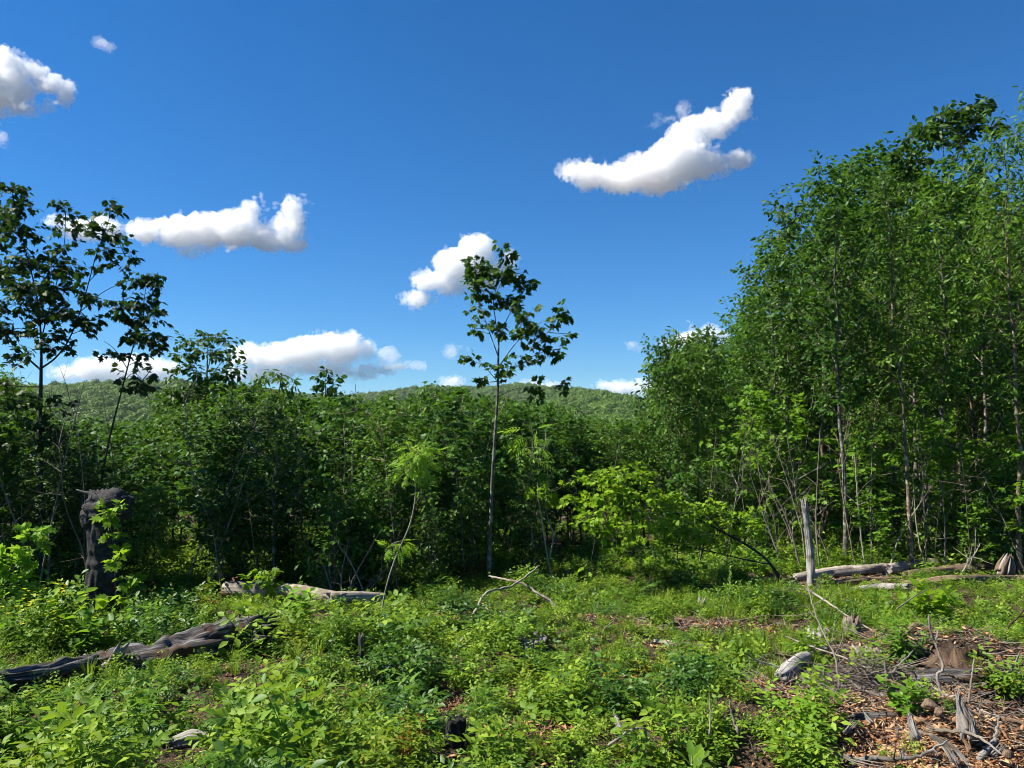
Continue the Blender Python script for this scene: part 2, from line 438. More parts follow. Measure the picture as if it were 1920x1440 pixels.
def fan(outline, mid, z=None):
    """leaf blade: boundary points (x, y, z) closed round a mid point"""
    v = np.array([mid] + outline, float)
    k = len(outline)
    f = np.array([(0, 1 + i, 1 + (i + 1) % k) for i in range(k)])
    return v, f

LEAF = {}
LEAF['oval'] = (np.array([(0, 0, 0), (-.27, .42, .07), (0, .45, 0), (.27, .42, .07), (-.17, .78, .0), (.17, .78, .0), (0, 1, -.1)], float),
                np.array([(0, 2, 1), (0, 3, 2), (1, 2, 4), (2, 3, 5), (2, 6, 4), (2, 5, 6)]))
LEAF['lance'] = (np.array([(0, 0, 0), (-.13, .35, .03), (.13, .35, .03), (-.09, .72, -.06), (.09, .72, -.06), (0, 1, -.2)], float),
                 np.array([(0, 2, 1), (1, 2, 4), (1, 4, 3), (3, 4, 5)]))
LEAF['maple'] = fan([(0, 0, 0), (-.26, .04, .03), (-.44, .3, .05), (-.25, .42, .03), (-.42, .72, -.02), (-.15, .66, .02), (0, 1.02, -.12),
                     (.15, .66, .02), (.42, .72, -.02), (.25, .42, .03), (.44, .3, .05), (.26, .04, .03)], (0, .38, 0))
LEAF['tri'] = (np.array([(0, 0, 0), (-.3, .5, .06), (.3, .5, .06), (0, 1, -.08)], float), np.array([(0, 2, 1), (1, 2, 3)]))
LEAF['blade'] = (np.array([(-.02, 0, 0), (.02, 0, 0), (-.016, .5, .06), (.016, .5, .06), (0, 1, -.12)], float), np.array([(0, 1, 3), (0, 3, 2), (2, 3, 4)]))

def compound(n_pairs, spread, leaflet, size, taper=.35, droop=.0, start=.25):
    tv, tf = leaflet
    vs_, fs, k = [], [], 0
    def put(p, ang, s, dz):
        nonlocal k
        c, sn = math.cos(ang), math.sin(ang)
        x = tv[:, 0] * s; y = tv[:, 1] * s
        vs_.append(np.stack([p[0] + c * x + sn * y, p[1] - sn * x + c * y, p[2] + tv[:, 2] * s + dz * tv[:, 1] * s], -1)); fs.append(tf + k); k += len(tv)
    for i in range(n_pairs):
        t = start + (1 - start) * i / n_pairs
        s = size * (1 - taper * abs(2 * (i + .5) / n_pairs - .9))
        z = -droop * t * t
        put((0, t, z), -spread, s, -.12); put((0, t, z), spread, s, -.12)
    put((0, 1, -droop), 0, size, -.2)
    w = .012                                            # the leaf stalk
    vs_.append(np.array([(-w, 0, 0), (w, 0, 0), (0, 1, -droop)])); fs.append(np.array([(0, 1, 2)]) + k)
    return np.concatenate(vs_), np.concatenate(fs)

LEAF['three'] = compound(1, 1.15, LEAF['oval'], .62, 0, .05, .55)
LEAF['pinnate'] = compound(5, 1.05, LEAF['lance'], .42, .3, .28)

class Wood:
    """tubes collected into one mesh"""
    def __init__(self): self.v, self.f, self.u, self.k = [], [], [], 0
    def tube(self, pts, rad, sides=5, cap=False, v0=0.0):
        pts = np.asarray(pts, float); n = len(pts)
        rad = np.broadcast_to(np.asarray(rad, float), (n,)) if np.ndim(rad) else np.full(n, float(rad))
        tn = unit(np.gradient(pts, axis=0))
        ref = np.array([1.0, 0, 0]) if abs(tn[0, 0]) < .8 else np.array([0, 1.0, 0])
        a = unit(np.cross(tn, ref)); b = np.cross(tn, a)
        th = np.linspace(0, 2 * np.pi, sides, endpoint=False)
        V = pts[:, None] + rad[:, None, None] * (np.cos(th)[None, :, None] * a[:, None] + np.sin(th)[None, :, None] * b[:, None])
        s = np.concatenate([[0], np.cumsum(np.linalg.norm(np.diff(pts, axis=0), axis=1))]) + v0
        i, j = np.meshgrid(np.arange(n - 1), np.arange(sides), indexing='ij'); j2 = (j + 1) % sides
        q = np.stack([i * sides + j, i * sides + j2, (i + 1) * sides + j2, (i + 1) * sides + j], -1).reshape(-1, 4) + self.k
        self.v.append(V.reshape(-1, 3)); self.f.append(q)
        u = np.abs(th / np.pi - 1)
        self.u.append(np.stack(np.broadcast_arrays(u[None, :], s[:, None]), -1).reshape(-1, 2)); self.k += n * sides
    def mesh(self, name, mat):
        return mesh_from(name, np.concatenate(self.v), np.concatenate(self.f), [mat], smooth=True, uv=np.concatenate(self.u))

class Leaves:
    def __init__(self): self.v, self.f, self.r, self.k = [], [], [], 0
    def add(self, P, D, N, size, kind, rng, bias=0.0):
        P = np.asarray(P, float); D = unit(D); N = np.asarray(N, float)
        X = unit(np.cross(D, N)); Z = np.cross(X, D)
        tv, tf = LEAF[kind]
        s = np.broadcast_to(np.asarray(size, float), (len(P),))[:, None, None]
        V = P[:, None] + s * (tv[None, :, 0, None] * X[:, None] + tv[None, :, 1, None] * D[:, None] + tv[None, :, 2, None] * Z[:, None])
        F = tf[None] + (np.arange(len(P)) * len(tv))[:, None, None] + self.k
        self.v.append(V.reshape(-1, 3)); self.f.append(F.reshape(-1, 3)); self.k += V.shape[0] * V.shape[1]
        self.r.append(np.repeat(np.clip(rng.beta(2.2, 2.2, len(P)) + bias, 0, 1), len(tf)))
    def mesh(self, name, mat):
        return mesh_from(name, np.concatenate(self.v), np.concatenate(self.f), [mat], rnd=np.concatenate(self.r))

def curve(p0, d0, L, n, rng, up=0.0, wob=.12):
    """a shoot of length L that bends towards (up>0) or away from the sky"""
    p = [np.asarray(p0, float)]; d = unit(d0)
    for _ in range(n - 1):
        d = unit(d + UP * up / n + rng.normal(0, wob, 3))
        p.append(p[-1] + d * L / (n - 1))
    return np.array(p)

def path_at(P, t):
    f = np.clip(t, 0, 1) * (len(P) - 1); i = np.minimum(np.asarray(f).astype(int), len(P) - 2)
    return P[i] + (P[i + 1] - P[i]) * (f - i)[..., None]

def spray(W, Lv, P, n, kind, size, rng, droop=.35, flat=.6, t0=.15, bias=0.0):
    """leaves set alternately along a shoot"""
    t = np.linspace(t0, 1, n) + rng.uniform(-.04, .04, n)
    q = path_at(P, t)
    d = unit(P[-1] - P[0])
    side = unit(np.cross(d, UP + rng.normal(0, .3, 3)))
    sg = np.where(np.arange(n) % 2, 1.0, -1.0)[:, None]
    D = d * rng.uniform(.25, .7, (n, 1)) + side * sg * rng.uniform(.5, 1, (n, 1)) + rng.normal(0, .3, (n, 3)) - UP * droop * rng.uniform(.2, 1.6, (n, 1))
    D = unit(D)
    N = UP * flat + rng.normal(0, .45, (n, 3)) + side * sg * .15
    Lv.add(q + D * size * .25, D, N, size * rng.uniform(.65, 1.2, n), kind, rng, bias)

def grow(seed, H, r0, start=.3, width=1.0, nb=30, twigs=5, lpt=8, kind='oval', size=.12, up=.5, rise=.75, droop=.4, wob=.03, stems=1, prof=(.5, .55), bark='bark', leaf='maple', lean=0.0, sides=6):
    """a broadleaf tree: tapered trunk, limbs, twigs and single leaves; returns the trunk mesh and the crown mesh"""
    rng = np.random.default_rng(seed)
    W, Lv = Wood(), Leaves()
    for s in range(stems):
        h = H * (1 if s == 0 else rng.uniform(.7, .95))
        a0 = rng.uniform(0, 6.28); le = lean + (0 if s == 0 else rng.uniform(.06, .16))
        n = 12
        z = np.linspace(0, 1, n)
        wx = np.cumsum(rng.normal(0, wob * h / n * 3, (n, 2)), 0) * (z[:, None] ** .5); wx -= wx[0]
        T = np.stack([wx[:, 0] + math.cos(a0) * le * h * z ** 1.5 + (0 if s == 0 else math.cos(a0) * .08), wx[:, 1] + math.sin(a0) * le * h * z ** 1.5 + (0 if s == 0 else math.sin(a0) * .08), z * h], -1)
        rad = r0 * (1 if s == 0 else .7) * (1 - .86 * z) * (1 + .35 * np.exp(-z * 40))
        T[0, 2] = -.12
        W.tube(T, rad, sides)
        k = nb if s == 0 else nb // 2
        ts = start + (1 - start) * (np.arange(k) + rng.uniform(0, 1, k)) / k
        pk = prof[0] ** prof[0] * prof[1] ** prof[1] / (prof[0] + prof[1]) ** (prof[0] + prof[1])
        for i, t in enumerate(ts):
            tt = (t - start) / (1 - start)
            L = width * max((tt + .04) ** prof[0] * (1.04 - tt) ** prof[1] / pk, .22) * rng.uniform(.5, 1.3)
            az = i * 2.4 + rng.uniform(-.6, .6)
            e = rise * (.55 + .6 * tt) + rng.normal(0, .14)
            d = np.array([math.cos(az) * math.cos(e), math.sin(az) * math.cos(e), math.sin(e)])
            p0 = path_at(T, np.array(t * .985))
            B = curve(p0, d, L, 6, rng, up, .07)
            rb = max(r0 * (1 - .86 * t) * .5, .0035)
            W.tube(B, np.linspace(rb, .002, 6), 4)
            m = max(2, int(twigs * (.5 + .7 * L / width)))
            for tw in np.linspace(.28, 1, m):
                q = path_at(B, np.array(tw))
                bd = unit(B[-1] - B[0])
                dd = unit(bd * .6 + rng.normal(0, .62, 3) + UP * rng.uniform(-.25, .35))
                P = curve(q, dd, L * rng.uniform(.22, .42) + size * .6, 4, rng, -droop * .5, .1)
                W.tube(P, (.0025, .002, .0015, .001), 3)
                spray(W, Lv, P, lpt, kind, size, rng, droop)
    return W.mesh('trunk', M[bark]), Lv.mesh('crown', M[leaf])

class Proto:
    """a kind of tree: its two meshes, its height and its name"""
    def __init__(self, name, H, trunk, crown): self.name, self.H, self.trunk, self.crown = name, H, trunk, crown
    def put(self, x, y, height, rng, label, cat, group=None, rot=None, squash=1.0, tilt=.03, z=None):
        e = bpy.data.objects.new(self.name, None); COL.objects.link(e)
        e.empty_display_size = .2
        s = height / self.H
        e.location = (x, y, float(G(x, y)) if z is None else z)
        e.rotation_euler = (rng.normal(0, tilt), rng.normal(0, tilt), rng.uniform(0, 6.28) if rot is None else rot)
        e.scale = (s * squash, s * squash, s)
        t = link('trunk', self.trunk, e)
        if self.crown is not None:
            link('crown', self.crown, e)
        return tag(e, label, cat, group)

# ------------------------------------------------------------------ scattering what nobody could count
def scatter(name, label, protos, P, rot, scl, idx, mat=None, kind='stuff'):
    col = bpy.data.collections.new(name + '_kinds')
    for k, me in enumerate(protos):
        col.objects.link(bpy.data.objects.new('%s_kind_%02d' % (name, k), me))
    me = bpy.data.meshes.new(name)
    P = np.asarray(P, np.float32)
    me.vertices.add(len(P)); me.vertices.foreach_set('co', P.ravel())
    for nm, ty, val, key in (('rot', 'FLOAT_VECTOR', rot, 'vector'), ('scl', 'FLOAT_VECTOR', scl, 'vector'), ('idx', 'INT', idx, 'value')):
        a = me.attributes.new(nm, ty, 'POINT')
        a.data.foreach_set(key, np.asarray(val, np.int32 if ty == 'INT' else np.float32).ravel())
    o = link(name, me)
    ng = bpy.data.node_groups.new(name + '_scatter', 'GeometryNodeTree')
    ng.interface.new_socket('Geometry', in_out='INPUT', socket_type='NodeSocketGeometry')
    ng.interface.new_socket('Geometry', in_out='OUTPUT', socket_type='NodeSocketGeometry')
    n, l = ng.nodes, ng.links
    gi, go = n.new('NodeGroupInput'), n.new('NodeGroupOutput')
    ci = n.new('GeometryNodeCollectionInfo'); ci.inputs['Collection'].default_value = col
    ci.inputs['Separate Children'].default_value = True; ci.inputs['Reset Children'].default_value = True
    iop = n.new('GeometryNodeInstanceOnPoints'); iop.inputs['Pick Instance'].default_value = True
    l.new(gi.outputs[0], iop.inputs['Points']); l.new(ci.outputs[0], iop.inputs['Instance'])
    for nm, ty, sock in (('idx', 'INT', 'Instance Index'), ('scl', 'FLOAT_VECTOR', 'Scale')):
        a = n.new('GeometryNodeInputNamedAttribute'); a.data_type = ty; a.inputs['Name'].default_value = nm
        l.new(a.outputs[0], iop.inputs[sock])
    a = n.new('GeometryNodeInputNamedAttribute'); a.data_type = 'FLOAT_VECTOR'; a.inputs['Name'].default_value = 'rot'
    er = n.new('FunctionNodeEulerToRotation'); l.new(a.outputs[0], er.inputs[0]); l.new(er.outputs[0], iop.inputs['Rotation'])
    l.new(iop.outputs[0], go.inputs[0])
    md = o.modifiers.new('scatter', 'NODES'); md.node_group = ng
    return tag(o, label, kind=kind)

def jgrid(x0, x1, y0, y1, step, rng):
    X, Y = np.meshgrid(np.arange(x0, x1, step), np.arange(y0, y1, step), indexing='ij')
    P = np.stack([X, Y], -1).reshape(-1, 2)
    return P + rng.uniform(-.5, .5, P.shape) * step

def scatter_args(P, rng, smin, smax, nk, tilt=.12, stretch=.15):
    n = len(P)
    s = rng.uniform(smin, smax, n)[:, None] * np.ones((n, 3)) if np.ndim(smin) == 0 else (np.asarray(smin)[:, None] * np.ones((n, 3)))
    s[:, 2] *= rng.uniform(1 - stretch, 1 + stretch, n)
    rot = np.stack([rng.normal(0, tilt, n), rng.normal(0, tilt, n), rng.uniform(0, 6.28, n)], -1)
    return rot, s, rng.integers(0, nk, n)
# ------------------------------------------------------------------ far woods: hills and valley, one mass
def crown_blob(seed, rad=3.6, n=430, leaf=.95, mat='hill', tall=1.0):
    rng = np.random.default_rng(seed)
    Lv = Leaves()
    lob = unit(rng.normal(0, 1, (9, 3))) * rad * .5; lob[:, 2] = np.abs(lob[:, 2]) * .9 * tall
    lr = rad * rng.uniform(.42, .66, 9)
    k = rng.integers(0, 9, n); d = unit(rng.normal(0, 1, (n, 3)) + [0, 0, .35])
    P = lob[k] + d * (lr[k] * rng.uniform(.8, 1.06, n))[:, None]
    Lv.add(P, np.cross(d, rng.normal(0, 1, (n, 3))), d + rng.normal(0, .35, (n, 3)), leaf * rng.uniform(.7, 1.3, n), 'tri', rng)
    return Lv.mesh('crown', M[mat])

def conifer_blob(seed, mat='dark'):
    rng = np.random.default_rng(seed); n = 330
    z = rng.uniform(0, 1, n) ** 1.4; a = rng.uniform(0, 6.28, n)
    r = (1 - z) * 2.1 * rng.uniform(.5, 1, n)
    P = np.stack([np.cos(a) * r, np.sin(a) * r, z * 10 - 3], -1)
    D = np.stack([np.cos(a), np.sin(a), np.full(n, -.35)], -1)
    Lv = Leaves(); Lv.add(P, D, UP + rng.normal(0, .3, (n, 3)), 1.3 * (1.15 - z), 'tri', rng)
    return Lv.mesh('crown', M[mat])

def far_woods():
    rng = np.random.default_rng(77)
    protos = [crown_blob(s) for s in range(5)] + [conifer_blob(9)]
    pts = []
    for r0, r1, step in ((120, 320, 6.0), (320, 800, 7.6), (800, 1750, 9.0)):
        P = jgrid(-.86 * r1, .86 * r1, r0, r1, step, rng)
        P = P[np.abs(P[:, 0]) < P[:, 1] * .82]
        px = 960 + FPX * P[:, 0] / P[:, 1]
        cr = np.interp(px, CREST_R[:, 0], CREST_R[:, 1])
        P = P[P[:, 1] < cr * 1.06]
        pts.append(P)
    P = np.concatenate(pts)
    z = G(P[:, 0], P[:, 1])
    # leave out what lies below the thicket in front
    py = 800.5 - FPX * (z + 12 - CAM_Z) / P[:, 1]
    px = 960 + FPX * P[:, 0] / P[:, 1]
    keep = (py < np.interp(px, SKYLINE[:, 0], SKYLINE[:, 1]) + 75) & (px < 1420)
    P, z, px = P[keep], z[keep], px[keep]
    rot, s, idx = scatter_args(P, rng, .8, 1.75, 5, .15, .3)
    cr = np.interp(px, CREST_R[:, 0], CREST_R[:, 1])
    con = (rng.random(len(P)) < np.where((px > 600) & (px < 860) & (P[:, 1] > cr * .86), .3, .012))
    idx[con] = 5; s[con] *= .8
    near = P[:, 1] < 320
    s[near] *= .85
    scatter('forest', 'unbroken green broadleaf wood covering the far ridge and valley', protos, np.column_stack([P, z + 5.5 + rng.uniform(-2.5, 3, len(P))]), rot, s, idx)
    print('far woods', len(P))

SKYLINE = np.array([(-500, 560), (-100, 690), (0, 715), (60, 735), (110, 800), (290, 800), (325, 740), (380, 730), (430, 725), (470, 735), (530, 738), (570, 760), (640, 752),
                    (700, 755), (760, 765), (795, 730), (860, 738), (900, 755), (960, 762), (1000, 752), (1060, 776), (1120, 800), (1180, 800), (1212, 760), (1240, 655),
                    (1300, 658), (1345, 640), (1385, 610), (1402, 500), (1432, 432), (1480, 380), (1540, 330), (1640, 310), (1700, 290), (1760, 300), (1850, 290), (1920, 262), (2300, 200), (2800, 200)], float)

def top_height(x, y, drop=0.0, half=0.0):
    """height a tree may have at (x, y) to stay under the skyline seen from the clearing"""
    px = 960 + FPX * x / y
    w = FPX * half / y
    py = max(np.interp(px + k * w, SKYLINE[:, 0], SKYLINE[:, 1]) for k in (-1, -.5, 0, .5, 1)) + drop
    return CAM_Z + (800.5 - py) / FPX * y - float(G(x, y))

far_woods()

# ------------------------------------------------------------------ tree kinds
MAPLES = [Proto('maple_sapling', 4, *grow(100 + k, 4, .03, start=.24, width=.78, nb=36, twigs=5, lpt=8, kind='maple', size=.12, rise=.7, up=.35, droop=.5, leaf='maple')) for k in range(4)]
BIRCHES = [Proto('birch_sapling', 4, *grow(120 + k, 4, .026, start=.27, width=.7, nb=38, twigs=6, lpt=9, kind='oval', size=.095, rise=.8, up=.5, droop=.35, leaf=('cherry', 'maple', 'oak')[k])) for k in range(3)]
CHERRIES = [Proto('cherry_sapling', 4, *grow(140 + k, 4, .028, start=.3, width=.75, nb=34, twigs=6, lpt=9, kind='lance', size=.15, rise=.85, up=.4, droop=.8, leaf='cherry', bark='bark_brown')) for k in range(3)]
TALL_CHERRY = [Proto('cherry_tree', 9, *grow(160 + k, 9, .055, start=.37, width=1.3, nb=34, twigs=9, lpt=9, kind='lance', size=.17, rise=.7, up=.5, droop=.55, leaf='cherry', bark='bark_brown', prof=(.35, .5))) for k in range(3)]
TALL_MAPLE = [Proto('maple_tree', 9, *grow(180 + k, 9, .058, start=.37, width=1.3, nb=34, twigs=9, lpt=9, kind='oval', size=.15, rise=.75, up=.5, droop=.45, leaf=('maple', 'oak', 'cherry')[k], bark=('bark', 'bark_brown', 'bark')[k], prof=(.35, .45))) for k in range(3)]
BRIGHTS = [Proto('maple_sapling', 4, *grow(110 + k, 4, .024, start=.22, width=.75, nb=24, twigs=5, lpt=6, kind='maple', size=.14, rise=.6, up=.3, droop=.35, leaf='fresh')) for k in range(2)]
SHRUBS = [Proto('shrub', 1.5, *grow(200 + k, 1.5, .014, start=.08, width=.5, nb=20, twigs=4, lpt=7, kind=('oval', 'maple', 'oval')[k], size=.085, rise=.9, up=.3, droop=.4, stems=3, leaf=('cherry', 'maple', 'oak')[k], sides=4)) for k in range(3)]

def bare_stem(seed, H=3.0, r=.014, wob=.05, nt=7, mat='twig'):
    rng = np.random.default_rng(seed)
    W = Wood()
    T = curve((0, 0, -.1), (rng.normal(0, .08), rng.normal(0, .08), 1), H, 12, rng, .2, wob)
    W.tube(T, np.linspace(r, r * .25, 12), 5)
    for t in rng.uniform(.25, .95, nt):
        d = unit(rng.normal(0, 1, 3) * [1, 1, .3] + UP * .7)
        B = curve(path_at(T, np.array(t)), d, rng.uniform(.25, .8), 6, rng, .3, .12)
        W.tube(B, np.linspace(r * .45, .0015, 6), 4)
        if rng.random() < .6:
            C = curve(B[3], unit(d + rng.normal(0, .6, 3)), .3, 4, rng, .2, .1); W.tube(C, (.003, .002, .002, .001), 3)
    return W.mesh('stem', M[mat])
STEMS = [bare_stem(300 + k, mat=('twig', 'bark_pale', 'bark_brown', 'twig', 'bark')[k], wob=(.03, .06, .03, .09, .04)[k]) for k in range(5)]

def edge_y(x):
    return np.interp(x, [-14, -9, -5, -2, 0, 1, 2.5, 4, 9, 16], [9.0, 9.5, 10.1, 10.8, 11.8, 13.4, 13.7, 12.8, 12.2, 11.2])

MARKS = [(-5.6, 'beside the burl snag'), (-4.2, 'behind the grass near the burl snag'), (-3.1, 'behind the thick pale log'), (-2.2, 'behind the brush on the pale log'), (-1.2, 'behind the crooked pale sapling'), (-.2, 'around the lone slim maple'), (.8, 'beside the crooked pair at the hollow'), (9, 'behind the hollow')]
def where(x, y):
    k = x / y * 11.0
    return next(t for lim, t in MARKS if k < lim)

CLEAR = [(-.31, 11.6), (.33, 12.2), (.62, 12.2), (-1.43, 10.4), (-.6, 11.2)]     # keep the view to trees that stand out

def thicket():
    rng = np.random.default_rng(5)
    near = jgrid(-14, 3.4, 9.2, 18.5, .9, rng); far_ = jgrid(-22, 4.5, 18.5, 30, 1.6, rng)
    P = np.concatenate([near, far_])
    P = P[np.lexsort((P[:, 0], P[:, 1]))]
    n = 0
    for x, y in P:
        if y < edge_y(x) + .25 or abs(x) > .80 * y + .6: continue
        if 1.0 < x < 3.4 and y < 16: continue                       # the hollow beside the leaning maple
        kind = (MAPLES, BIRCHES, CHERRIES)[rng.choice(3, p=[.45, .3, .25])]
        p = kind[rng.integers(len(kind))]
        drop = rng.uniform(0, 75) * (1 if y < 16 else .25)
        if y < edge_y(x) + 1.2: drop += rng.uniform(0, 60)
        h = min(top_height(x, y, drop, .3), 7.5)
        if -.5 < x < 1.4 and y < 14.2: h *= .72
        if any(abs(x - a_) < .3 and y < b_ for a_, b_ in CLEAR): continue
        if h < 1.3: continue
        nm = p.name.split('_')[0]
        if y < 18.5:
            row = 'front-row' if y < edge_y(x) + 1.3 else ('inner' if y < edge_y(x) + 3.2 else 'rear')
            p.put(x, y, h, rng, '%s %s %s sapling of the thicket %s' % ('short' if h < 2.5 else ('slim' if h < 3.3 else 'tall'), row, nm, where(x, y)), 'tree', '%s saplings of the thicket' % nm, squash=min(1.35, max(.85, 3.6 / h)))
        else:
            p.put(x, y, h, rng, '%s sapling peeping over the back of the thicket %s' % (nm, where(x, y)), 'tree', '%s saplings behind the thicket' % nm)
        n += 1
    # thin bare stems along the foot of the thicket
    m = 0
    for x, y in jgrid(-9, 1.6, 9.4, 15, .5, rng):
        if y < edge_y(x) - .05 or y > edge_y(x) + 2.6 or rng.random() < .35: continue
        s = STEMS[rng.integers(5)]
        Proto('bare_sapling', 3.0, s, None).put(x, y, rng.uniform(1.2, 3.2), rng, 'thin leafless grey stem standing in the thicket ' + where(x, y), 'sapling', 'bare stems at the foot of the thicket', tilt=.12)
        m += 1
    k = 0
    for x, y in jgrid(-10, 1.2, 9.2, 14, .8, rng):
        if y < edge_y(x) - .15 or y > edge_y(x) + 1.8 or rng.random() < .45: continue
        p = SHRUBS[rng.integers(3)]
        p.put(x, y, rng.uniform(.7, 1.5), rng, 'low leafy shrub under the saplings ' + where(x, y), 'shrub', 'shrubs at the edge of the thicket'); k += 1
    print('thicket', n, m, k)
thicket()

MARKS2 = [(.33, 'behind the leaning bright maple'), (.385, 'behind the white snag'), (.45, 'behind the long pale fallen log'), (.52, 'behind the cherry with bare lower trunk'), (.6, 'behind the brown mossy log'), (.66, 'behind the earthy root plate'), (9, 'beyond the earthy root plate')]
def where2(x, y): return next(t for lim, t in MARKS2 if x / y < lim)

def stand():
    """the taller wood on the other side of the clearing"""
    rng = np.random.default_rng(8)
    # trees whose trunks show at the edge: pixel of the foot, distance, pixel row of the top, kind
    front = [(1578, 13.2, 330, TALL_MAPLE[0], 'maple tree with pale upright trunk just behind the white snag'),
             (1532, 15.0, 400, TALL_MAPLE[1], 'dark-leaved tree with round crown behind the white snag'),
             (1700, 12.9, 330, TALL_CHERRY[1], 'cherry tree with tall bare lower trunk beside the fallen logs'),
             (1762, 14.6, 330, TALL_MAPLE[2], 'maple tree standing behind the long pale fallen log'),
             (1902, 12.6, 262, TALL_CHERRY[2], 'cherry tree with drooping leaves and curved trunk beside the root plate'),
             (1985, 13.2, 210, TALL_CHERRY[0], 'cherry tree with heavy drooping crown beyond the root plate'),
             (1840, 15.5, 290, TALL_MAPLE[0], 'maple tree set back between the cherries behind the logs'),
             (1440, 15.6, 470, TALL_MAPLE[2], 'maple tree at the corner of the tall stand above the leaning maple'),
             (1475, 17.0, 395, TALL_MAPLE[1], 'dark tree with tapering crown behind the corner of the tall stand'),
             (1385, 17.5, 620, TALL_MAPLE[0], 'shorter maple tree below the corner of the tall stand'),
             (1310, 16.5, 655, BIRCHES[0], 'leafy birch standing over the leaning bright maple'),
             (1262, 17.5, 640, CHERRIES[0], 'young cherry with loose top behind the leaning bright maple'),
             (1345, 19.5, 640, BIRCHES[1], 'birch with full crown between the young cherry and the tall stand'),
             (1235, 20.0, 705, BIRCHES[2], 'birch rising at the far end of the hollow'),
             (1665, 18.0, 335, TALL_MAPLE[1], 'dark tree closing the gap between two cherry trees'),
             (1720, 19.0, 300, TALL_MAPLE[2], 'tall maple showing over the crowns of the front row')]
    for px, d, top, p, lab in front:
        x = (px - 960) / FPX * d
        h = CAM_Z + (800.5 - top) / FPX * d - float(G(x, d))
        p.put(x, d, h, rng, lab, 'tree', 'trees of the tall stand', tilt=.012, squash=1.0)
    n = 0
    taken = [((px - 960) / FPX * d, d) for px, d, *_ in front]
    for x, y in jgrid(3.2, 19, 12.6, 27, 1.4, rng):
        if y < edge_y(x) + .9 or x > .82 * y + .8 or x < (1215 - 960) / FPX * y: continue
        if min((x - a) ** 2 + (y - b) ** 2 for a, b in taken) < .5: continue
        h = min(top_height(x, y, rng.uniform(90, 320), .9), 10.5)
        if rng.random() < .45: h *= rng.uniform(.45, .8)
        if h < 1.5: continue
        kind = (TALL_MAPLE if rng.random() < .5 else TALL_CHERRY) if h > 5.5 else (MAPLES, BIRCHES, CHERRIES)[rng.integers(3)]
        p = kind[rng.integers(len(kind))]
        nm = p.name.split('_')[0]
        if h > 5.5: p.put(x, y, h, rng, 'tall %s tree inside the dense stand %s' % (nm, where2(x, y)), 'tree', '%s trees inside the tall stand' % nm)
        else: p.put(x, y, h, rng, 'young %s growing in shade of the stand %s' % (nm, where2(x, y)), 'tree', 'young %s under the tall stand' % nm, squash=min(1.35, max(.85, 3.6 / h)))
        n += 1
    m = 0
    for x, y in jgrid(3.4, 10.5, 12.4, 17.5, .52, rng):
        if y < edge_y(x) - .1 or y > edge_y(x) + 3.2 or rng.random() < .3: continue
        s = STEMS[rng.integers(5)]
        Proto('bare_sapling', 3.0, s, None).put(x, y, rng.uniform(1.3, 3.6), rng, 'thin leafless stem among the trunks ' + where2(x, y), 'sapling', 'bare stems under the tall stand', tilt=.13); m += 1
    for x, y in jgrid(2.6, 15, 12.2, 22, 1.05, rng):
        if y < edge_y(x) + .2 or x > .74 * y or x < .19 * y or rng.random() < (.5 if y < edge_y(x) + 2.8 else .25): continue
        SHRUBS[rng.integers(3)].put(x, y, rng.uniform(.6, 1.7), rng, 'leafy shrub growing between the trunks ' + where2(x, y), 'shrub', 'shrubs under the tall stand')
    for k, (px, d, h) in enumerate(((1600, 14.0, 2.2), (1640, 12.9, 1.3), (1735, 13.6, 2.6), (1790, 13.9, 2.6), (1822, 12.7, 1.2), (1860, 13.6, 2.2), (1480, 14.2, 2.4), (1450, 14.8, 3.0), (1935, 12.6, 2.4), (1415, 14.6, 3.2))):
        x = (px - 960) / FPX * d
        p = BRIGHTS[k % 2]
        p.put(x, d, h, rng, 'light green maple sapling at the stand edge ' + where2(x, d), 'tree', 'light green saplings before the tall stand', squash=min(1.5, 3.4 / h))
    print('stand', n, m)
stand()

def back_wood():
    """further trees on the falling slope, read as one mass behind the thicket"""
    rng = np.random.default_rng(31)
    protos = [p.crown for p in (TALL_MAPLE + [TALL_CHERRY[0]])]
    P = np.concatenate([jgrid(-34, 36, 28, 50, 2.7, rng), jgrid(-90, 95, 50, 122, 4.2, rng)])
    P = P[np.abs(P[:, 0]) < .8 * P[:, 1]]
    h = np.array([min(top_height(x, y, rng.uniform(0, 30), 1.2), 13) for x, y in P])
    ok = h > 3.5
    P, h = P[ok], h[ok]
    rot, s, idx = scatter_args(P, rng, h / 9, None, 4, .04, .08)
    s[:, :2] *= 1.25
    scatter('woodland', 'leafy woodland falling away behind the thicket', protos, np.column_stack([P, G(P[:, 0], P[:, 1])]), rot, s, idx)
    print('back wood', len(P))
back_wood()

